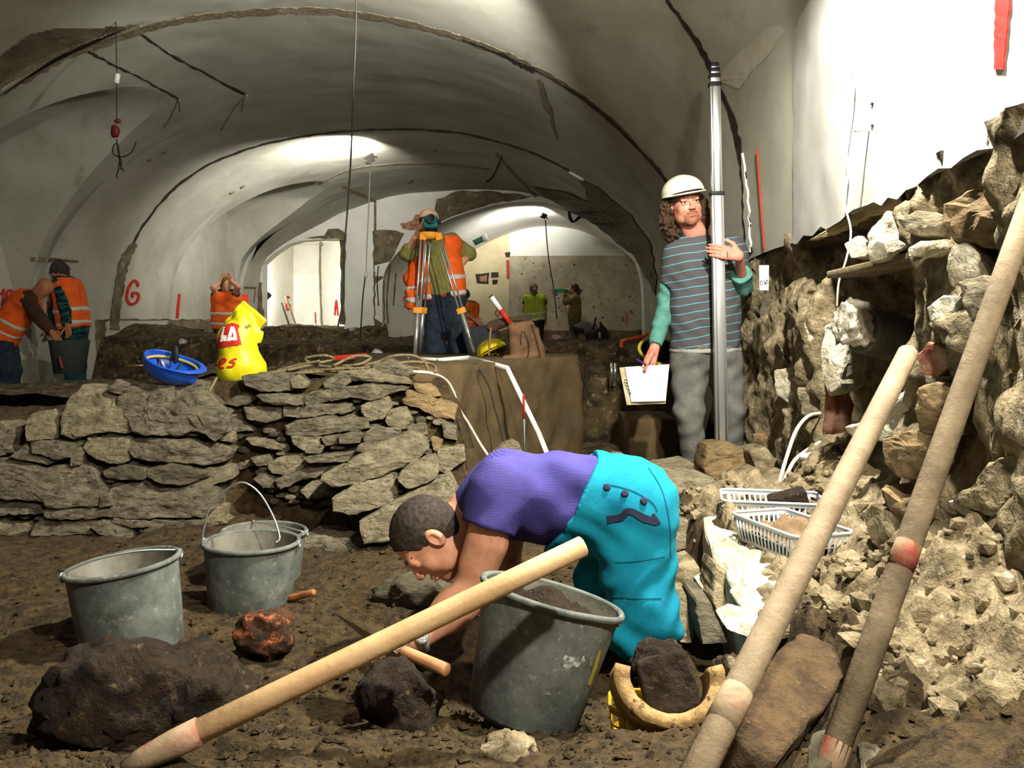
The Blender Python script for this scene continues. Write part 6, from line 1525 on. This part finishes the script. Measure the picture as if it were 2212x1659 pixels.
top(mk('curved_tile', V, Fc, M('tile_ochre', (176, 146, 96), (140, 110, 68), 14, .9, .7, 50, col3=(80, 60, 40), scale3=30, lo3=.58, hi3=.66)), 'curved ochre tile fragment resting on the yellow basket', 'tile')
Rb = Matrix.Rotation(-.25, 3, 'Y') @ Matrix.Rotation(-.5, 3, 'X')
def clod_box(name, c_, hf, R, mt, seed):
    bm = bmesh.new(); bmesh.ops.create_cube(bm, size=2); bmesh.ops.subdivide_edges(bm, edges=bm.edges, cuts=9, use_grid_fill=True)
    of = Vector((seed * 3.1, seed, -seed))
    for v in bm.verts:
        p = v.co.copy(); q = Vector((p.x * hf[0], p.y * hf[1], p.z * hf[2])); l = max(abs(p.x), abs(p.y), abs(p.z)); r_ = (p.length / 1.732); q *= 1 - .10 * max(0, r_ - .75) * 4
        q += Vector((noise.noise(q * 22 + of), noise.noise(q * 24 - of), noise.noise(q * 21 + of * 2))) * .009 + Vector((noise.noise(q * 60 + of), noise.noise(q * 63 - of), noise.noise(q * 66))) * .004
        v.co = R @ q + Vector(c_)
    return frm_bm(name, bm, mt)
top(clod_box('brick_piece', P(1444, 1480, 1.98), (.058, .04, .064), Rb, m_clod, 4), 'dark burnt brick piece lying in the curved tile', 'brick')
top(rock('clod', P(1425, 1440, 2.12), (.06, .05, .045), m_clod, 41, detail=4), 'brown crumbly clod behind the burnt brick piece', 'clod')
A1, B1 = P(1762, 1440, 1.90), P(1592, 1640, 1.50); dl = (B1 - A1).normalized(); e1 = dl.cross(Vector((.35, -.3, .88))).normalized(); e2 = e1.cross(dl).normalized()
top(clod_box('timber_block', (A1 + B1) / 2, ((B1 - A1).length / 2 + .03, .062, .052), Matrix((dl, e1, e2)).transposed(), M('timber_brown', (104, 82, 54), (70, 54, 36), 12, .95, .9, 60, col3=(140, 114, 76), scale3=60, lo3=.62, hi3=.7, bdist=.02), 7), 'long squared brown block leaning behind the thick pole', 'block')
# ------------------------------------------------------------------ measuring tape
tpR = root('measuring_tape', P(1750, 1265, 2.5), 'white measuring tape stretched over the rubble to the lower right corner', 'measuring tape')
ctr = catmull([P(1745, 1258, 2.52), P(1800, 1330, 2.36), P(1860, 1405, 2.2), P(1908, 1470, 2.06), P(1950, 1522, 1.95), P(2010, 1600, 1.78), P(2080, 1690, 1.62)], 8); V = []; n = len(ctr)
for i, p in enumerate(ctr):
    t = i / (n - 1); tw = math.radians(30 + 45 * abs(math.sin(t * 4.2))); dl = (ctr[min(i + 1, n - 1)] - ctr[max(i - 1, 0)]).normalized(); sd_ = dl.cross(Vector((0, 0, 1))).normalized(); u2 = sd_.cross(dl)
    ww = (sd_ * math.cos(tw) + u2 * math.sin(tw)) * .0115; nn = dl.cross(ww).normalized() * .0006; V += [p + ww + nn, p - ww + nn, p - ww - nn, p + ww - nn]
Fc = [(i * 4 + a, i * 4 + (a + 1) % 4, i * 4 + 4 + (a + 1) % 4, i * 4 + 4 + a) for i in range(n - 1) for a in range(4)]
to = mk('tape_band', V, Fc, m_white_pl, tpR, smooth=False); bvt = bvh_of(to)
for k in range(10):
    x = 1955 + k * 12.5; y = 1527 + k * 16.6
    strip('tick', bvt, [(x + 3, y - 3), (x + 9, y - 6)], 1.3, m_black, to, .001, fall=1.9 - .025 * k)
for q in ([(2011, 1585), (2006, 1590), (2010, 1594), (2014, 1598), (2009, 1601)], [(2016, 1588), (2012, 1595), (2018, 1600), (2022, 1593), (2016, 1588)]): strip('numeral', bvt, q, 1.5, m_black, to, .001, fall=1.8)
# ------------------------------------------------------------------ fittings of the right wall
Apl, Bpl = P(1790, 594, 3.25), P(2040, 536, 2.72); dl = (Bpl - Apl).normalized(); dp = Vector((.75, .66, 0)); dp = (dp - dl * dp.dot(dl)).normalized(); up_ = dl.cross(dp); up_ = up_ if up_.z > 0 else -up_
top(Geo().box((Apl + Bpl) / 2 + dp * .09, dl * (Bpl - Apl).length / 2, dp * .1, up_ * .013).obj('plank', m_wood_d, None, bevel=.004), 'weathered plank propping stones in the right wall', 'plank')
du = root('duct', P(1900, 720, 3.2), 'corrugated duct with a crumpled plastic wrapped end in the wall recess', 'duct')
A1, B1 = P(1985, 745, 3.35), P(1862, 712, 3.25); nd = 26
tube('corrugated_pipe', [A1.lerp(B1, i / nd) for i in range(nd + 1)], [.082 + (.006 if i % 2 else 0) for i in range(nd + 1)], M('duct_dark', (92, 88, 76), (70, 66, 56), 10, .7), du, 24)
rock('plastic_wrap', P(1846, 702, 3.2), (.075, .07, .085), M('plastic_crumpled', (206, 198, 178), (120, 110, 90), 16, .5, .9, 26, bdist=.02), 77, None, du, 4, .2, 14, 3., .08)
pp = root('drain_pipe', P(1770, 1090, 3.85), 'white plastic pipe end in front of the rubble wall', 'pipe')
tube('pipe', [P(1762, 1060, 3.8), P(1746, 985, 3.85)], .032, M('pvc_dirty', (206, 198, 178), (150, 138, 110), 14, .6), pp, 16); tube('pipe_spigot', [P(1776, 1100, 3.75), P(1762, 1060, 3.8)], .02, m_cable_w, pp, 14); tube('collar', [P(1747, 990, 3.848), P(1744, 978, 3.852)], .037, m_white_pl, pp, 16)
top(tube('white_cable', [P(1772, 893, 4.0), P(1745, 900, 3.95), P(1720, 930, 3.9), P(1700, 985, 3.85), P(1684, 1040, 3.8), P(1672, 1082, 3.75)], .0085, m_cable_w, None, 8, sub=8), 'white cable arching down to the rear crate, the upper of two', 'cable')
top(tube('white_cable', [P(1772, 955, 3.95), P(1740, 975, 3.9), P(1714, 998, 3.84), P(1692, 1045, 3.78), P(1678, 1084, 3.72)], .0085, m_cable_w, None, 8, sub=8), 'white cable arching down to the rear crate, the lower of two', 'cable')
top(tube('brown_cable', [P(1748, 1028, 3.8), P(1722, 1058, 3.72), P(1704, 1088, 3.66)], .006, M('cable_brown', (120, 96, 62), rough=.8), None, 6, sub=6), 'short brown cable behind the rear crate', 'cable')
wc_ = []
for x, y in ((1848, 128), (1852, 180), (1846, 250), (1836, 320), (1838, 380), (1832, 440)):
    p_, n_ = hit(bv_r, x, y, .012); wc_.append(p_)
wc_ += [P(1838, 500, wc_[-1].y - .02), P(1828, 560, wc_[-1].y - .04), P(1812, 610, wc_[-1].y - .02), P(1808, 665, wc_[-1].y)]
top(tube('wall_cable', wc_, .0042, m_cable_w, None, 8, sub=6), 'beige cable hanging loosely down the white right wall', 'cable')
rc_ = [hit(bv_r, x, y, .012)[0] for x, y in ((1639, 321), (1644, 390), (1649, 460), (1655, 540))]
top(tube('plumb_line', rc_, .005, m_red, None, 6, sub=5), 'thin red cord hung on the plastered corner above the height tag', 'cord')
tg = root('height_tag', P(1650, 600, 4.9), 'white height tag marked in black hanging from the rubble wall', 'tag')
tgo = slab('card', [(1640, 573), (1661, 573), (1660, 627), (1641, 627)], 4.78, .003, m_white_pl, tg); bvg = bvh_of(tgo)
for q in ([(1644, 606), (1642, 610), (1643, 615), (1646, 614), (1647, 609), (1644, 606)], [(1648, 615), (1647, 618)], [(1652, 605), (1650, 608), (1653, 610), (1651, 614), (1654, 613), (1653, 610)], [(1657, 604), (1655, 609), (1656, 613), (1659, 610), (1657, 604)]): strip('digit', bvg, q, 1.5, m_black, tgo, .001, fall=4.77)
tube('tag_string', [P(1650, 573, 4.78), P(1651, 558, 4.85)], .0025, m_black, tg, 5)
nl_ = hit(bv_r, 1878, 280, .0); top(tube('wall_plug', [nl_[0], nl_[0] + nl_[1] * .05], .008, m_white_pl, None, 8), 'white plug sticking out of the bright right wall', 'wall plug')
# ------------------------------------------------------------------ things hanging from the vault
top(tube('hanging_cord', [P(769, -125, 6.0), P(769, 60, 6.0), P(763, 200, 6.0), P(758, 340, 6.0), P(750, 460, 6.0), P(744, 540, 6.0), P(742, 640, 6.0), P(730, 705, 6.0)], .006, m_cable_k, None, 6, sub=6), 'long dark cord hanging down from the near vault', 'cord')
hk = root('cable_hanger', P(252, 20, 7.1), 'hanging cable with a red hook block and loose black wires at the upper left', 'hanging cable')
tube('cable', [P(250, 18, 7.1), P(252, 160, 7.1), P(252, 262, 7.1)], .004, m_cable_k, hk, 6); tube('connector', [P(254, 160, 7.1), P(251, 180, 7.1)], .022, m_white_pl, hk, 10)
s_ = Sdf(); s_.ell(P(249, 284, 7.1), (.036, .03, .055), None, .01).ell(P(254, 262, 7.1), (.03, .02, .02), None, .01); sdf_obj('hook_block', [(s_, .008, vnd(.006, 30, 2))], M('red_dark', (110, 30, 30), rough=.5), hk)
for q in ([(252, 300), (255, 325), (258, 345), (262, 362), (269, 370)], [(253, 308), (245, 316), (244, 330), (254, 338), (272, 337), (286, 326), (294, 306)], [(254, 310), (258, 340), (256, 365), (252, 380), (255, 386)], [(256, 330), (262, 350), (260, 366)]):
    tube('wire', [P(x, y, 7.1 + .01 * k) for k, (x, y) in enumerate(q)], .005, m_black, hk, 6, sub=6)
top(tube('lamp_cable', [P(800, 352, 10.9), P(797, 440, 10.9), P(793, 520, 10.9), P(791, 585, 10.9)], .008, m_cable_w, None, 6, sub=6), 'white cable hanging from the floodlight under the vault', 'cable')
lc = root('extension_cable', P(790, 590, 10.9), 'dark extension cable with a white socket hanging below the white lamp cable', 'cable')
tube('socket', [P(792, 586, 10.9), P(789, 600, 10.9)], .022, m_white_pl, lc, 10); tube('cable', [P(789, 598, 10.9), P(784, 640, 10.9), P(780, 700, 10.9), P(777, 745, 10.9)], .008, m_cable_k, lc, 6, sub=6)
fl = root('far_lamp_cable', P(1195, 620, 17.9), 'thin cable with a grey plug hanging from the dark floodlight', 'cable')
tube('cable', [P(1178, 475, 17.9), P(1183, 540, 17.9), P(1190, 590, 17.9), P(1196, 624, 17.9), P(1203, 690, 17.9)], .012, m_cable_k, fl, 5, sub=5); tube('plug', [P(1194, 624, 17.9), P(1201, 640, 17.9)], .04, M('plug_grey', (140, 140, 132), rough=.6), fl, 8)
cl = root('cable_loops', P(1240, 460, 17.4), 'loops of black cable hanging at the far arch', 'cable')
for k in range(3): tube('loop', [P(1228 + k, 452 + 3 * k, 17.2), P(1229 + 3 * k, 470 + 2 * k, 17.2), P(1236 + 2 * k, 480 - k, 17.2), P(1246, 476 - 2 * k, 17.2), P(1258 - 2 * k, 466 - k, 17.2)], .014, m_black, cl, 5, sub=5)
jb = root('junction_box', P(1040, 518, 18.2), 'broken turquoise junction box on the far vault', 'junction box')
Geo().box(P(1034, 520, 18.3), (.1, 0, .05), (0, .04, 0), (-.03, 0, .05)).obj('housing', M('box_teal', (60, 120, 112), rough=.6), jb, bevel=.01); Geo().box(P(1047, 514, 18.3), (.05, 0, .02), (0, .05, 0), (-.02, 0, .07)).obj('cover', m_white_pl, jb, bevel=.01)
cd = root('conduit', P(1242, 375, 11.8), 'short white conduit ending at the broken plaster of the vault', 'conduit'); q0, q1 = hit(bv_v, 1232, 369, .02)[0], hit(bv_v, 1262, 386, .02)[0]; tube('pipe', [q0, q1], .018, m_white_pl, cd, 8)
bt = root('bottle', P(1215, 628, 17.85), 'green plastic bottle raised by the drinking person', 'bottle')
m_bottle = M('bottle_green', (40, 170, 110), rough=.15, trans=.6, spec=.5); Geo().lathe([(.001, -.16), (.036, -.155), (.04, -.14), (.04, .03), (.036, .07), (.015, .12), (.014, .15)], m4(basis((1, 0, -.06)), P(1216, 628, 17.84)), 20).obj('bottle_body', m_bottle, bt)
# ------------------------------------------------------------------ far clutter
for k, (x0, y0, x1, y1, Y, mt, lb_) in enumerate(((608, 655, 632, 722, 17.6, m_wood_d, 'dark'), (617, 640, 652, 738, 17.7, m_wood, 'pale'))):
    top(tube('leaning_spade', [P(x0, y0, Y), P(x1, y1, Y - .4)], .02, mt, None, 8), lb_ + ' tool handle leaning in the bright side room', 'tool handle')
for k, (x0, y0, x1, y1, mt, lb_) in enumerate(((1287, 686, 1281, 712, m_black, 'short dark spade shaft standing at the foot of the far wall'), (1292, 694, 1296, 730, m_wood, 'pale stake standing at the foot of the far wall'))):
    top(tube('spade_shaft', [P(x0, y0, 16.5), P(x1, y1, 16.4)], .02, mt, None, 8), lb_, 'tool handle')
top(rock('dark_sack', P(1290, 722, 16.6), (.22, .2, .2), M('sack_black', (28, 28, 28), rough=.8), 51), 'dark sack at the foot of the far wall beside the pale stake', 'sack')
top(rock('dark_sack', P(1262, 708, 17.2), (.2, .2, .1), M('sack_black2', (34, 34, 32), rough=.8), 52), 'low dark sack right of the drinking person', 'sack')
top(rock('paper_bag', P(1206, 730, 12.4), (.12, .08, .05), M('paper_bag', (170, 160, 156), (140, 60, 50), 16, .7), 53), 'crumpled whitish bag lying on the far earth bank', 'bag')
pst = root('metal_posts', P(1325, 825, 7.15), 'pair of short shiny steel tubes standing on the dark earth shelf', 'tubes')
for x in (1321, 1329): tube('post', [P(x, 826, 7.15), P(x, 784, 7.15)], .011, M('chrome', (220, 220, 210), rough=.2, metal=.9), pst, 10)
top(tube('orange_bar', [P(1342, 750, 7.6), P(1344, 737, 7.6), P(1365, 732, 7.6), P(1388, 727, 7.6), P(1400, 720, 7.6)], .016, m_orange, None, 8, sub=5), 'bright orange bar lying on the bank behind the notebook', 'bar')
top(tube('dark_pole', [P(1438, 612, 5.95), P(1398, 775, 5.85)], .022, M('pole_dark', (52, 42, 30), rough=.8), None, 10), 'dark pole leaning behind the arm of the helmeted man', 'pole')
vb = root('builders_tub', P(1425, 800, 6.0), 'dark tub with a yellow rim behind the notebook hand', 'tub')
Mt = m4(basis((.1, -.5, .85)), P(1425, 800, 6.0)); Geo().lathe([(.001, 0), (.13, 0), (.165, .15)], Mt, 28).obj('body', m_black, vb); tube('rim', [Mt @ Vector((.168 * math.cos(t), .168 * math.sin(t), .15)) for t in np.linspace(0, 2 * math.pi, 30)[:-1]], .012, M('tub_yellow', (176, 160, 40), rough=.6), vb, 8, True)
rp_ = Geo().box(P(758, 771, 7.0), (.13, 0, .01), (0, .05, 0), (0, 0, .02)).obj('red_case', M('case_red', (200, 56, 36), rough=.6), None, bevel=.006); top(rp_, 'flat red case lying behind the rope on the wall', 'case')
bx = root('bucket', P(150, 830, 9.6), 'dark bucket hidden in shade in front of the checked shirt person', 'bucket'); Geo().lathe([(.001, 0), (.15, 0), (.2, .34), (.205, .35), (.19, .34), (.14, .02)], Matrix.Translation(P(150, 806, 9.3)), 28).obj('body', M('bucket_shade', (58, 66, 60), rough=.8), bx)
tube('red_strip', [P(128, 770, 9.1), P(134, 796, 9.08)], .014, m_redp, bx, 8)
top(tube('wooden_lath', [P(272, 791, 5.6), P(325, 789, 5.4)], .006, m_wood, None, 6), 'thin pale lath lying behind the blue hard hat', 'lath')
for k, (x, y, Y) in enumerate(((395, 738, 11.0), (684, 706, 16.6), (762, 712, 12.2), (812, 765, 7.4))):
    top(rock('plastic_scrap', P(x, y, Y), (.07, .05, .04), M('scrap', (200, 200, 196), (130, 130, 124), 20, .4), 90 + k, detail=2), ('shiny crumpled plastic scrap on the bank above the blue hard hat', 'white plastic scrap at the foot of the bright side room', 'small plastic scrap below the extension cable', 'round pale lump behind the rope')[k], 'scrap')
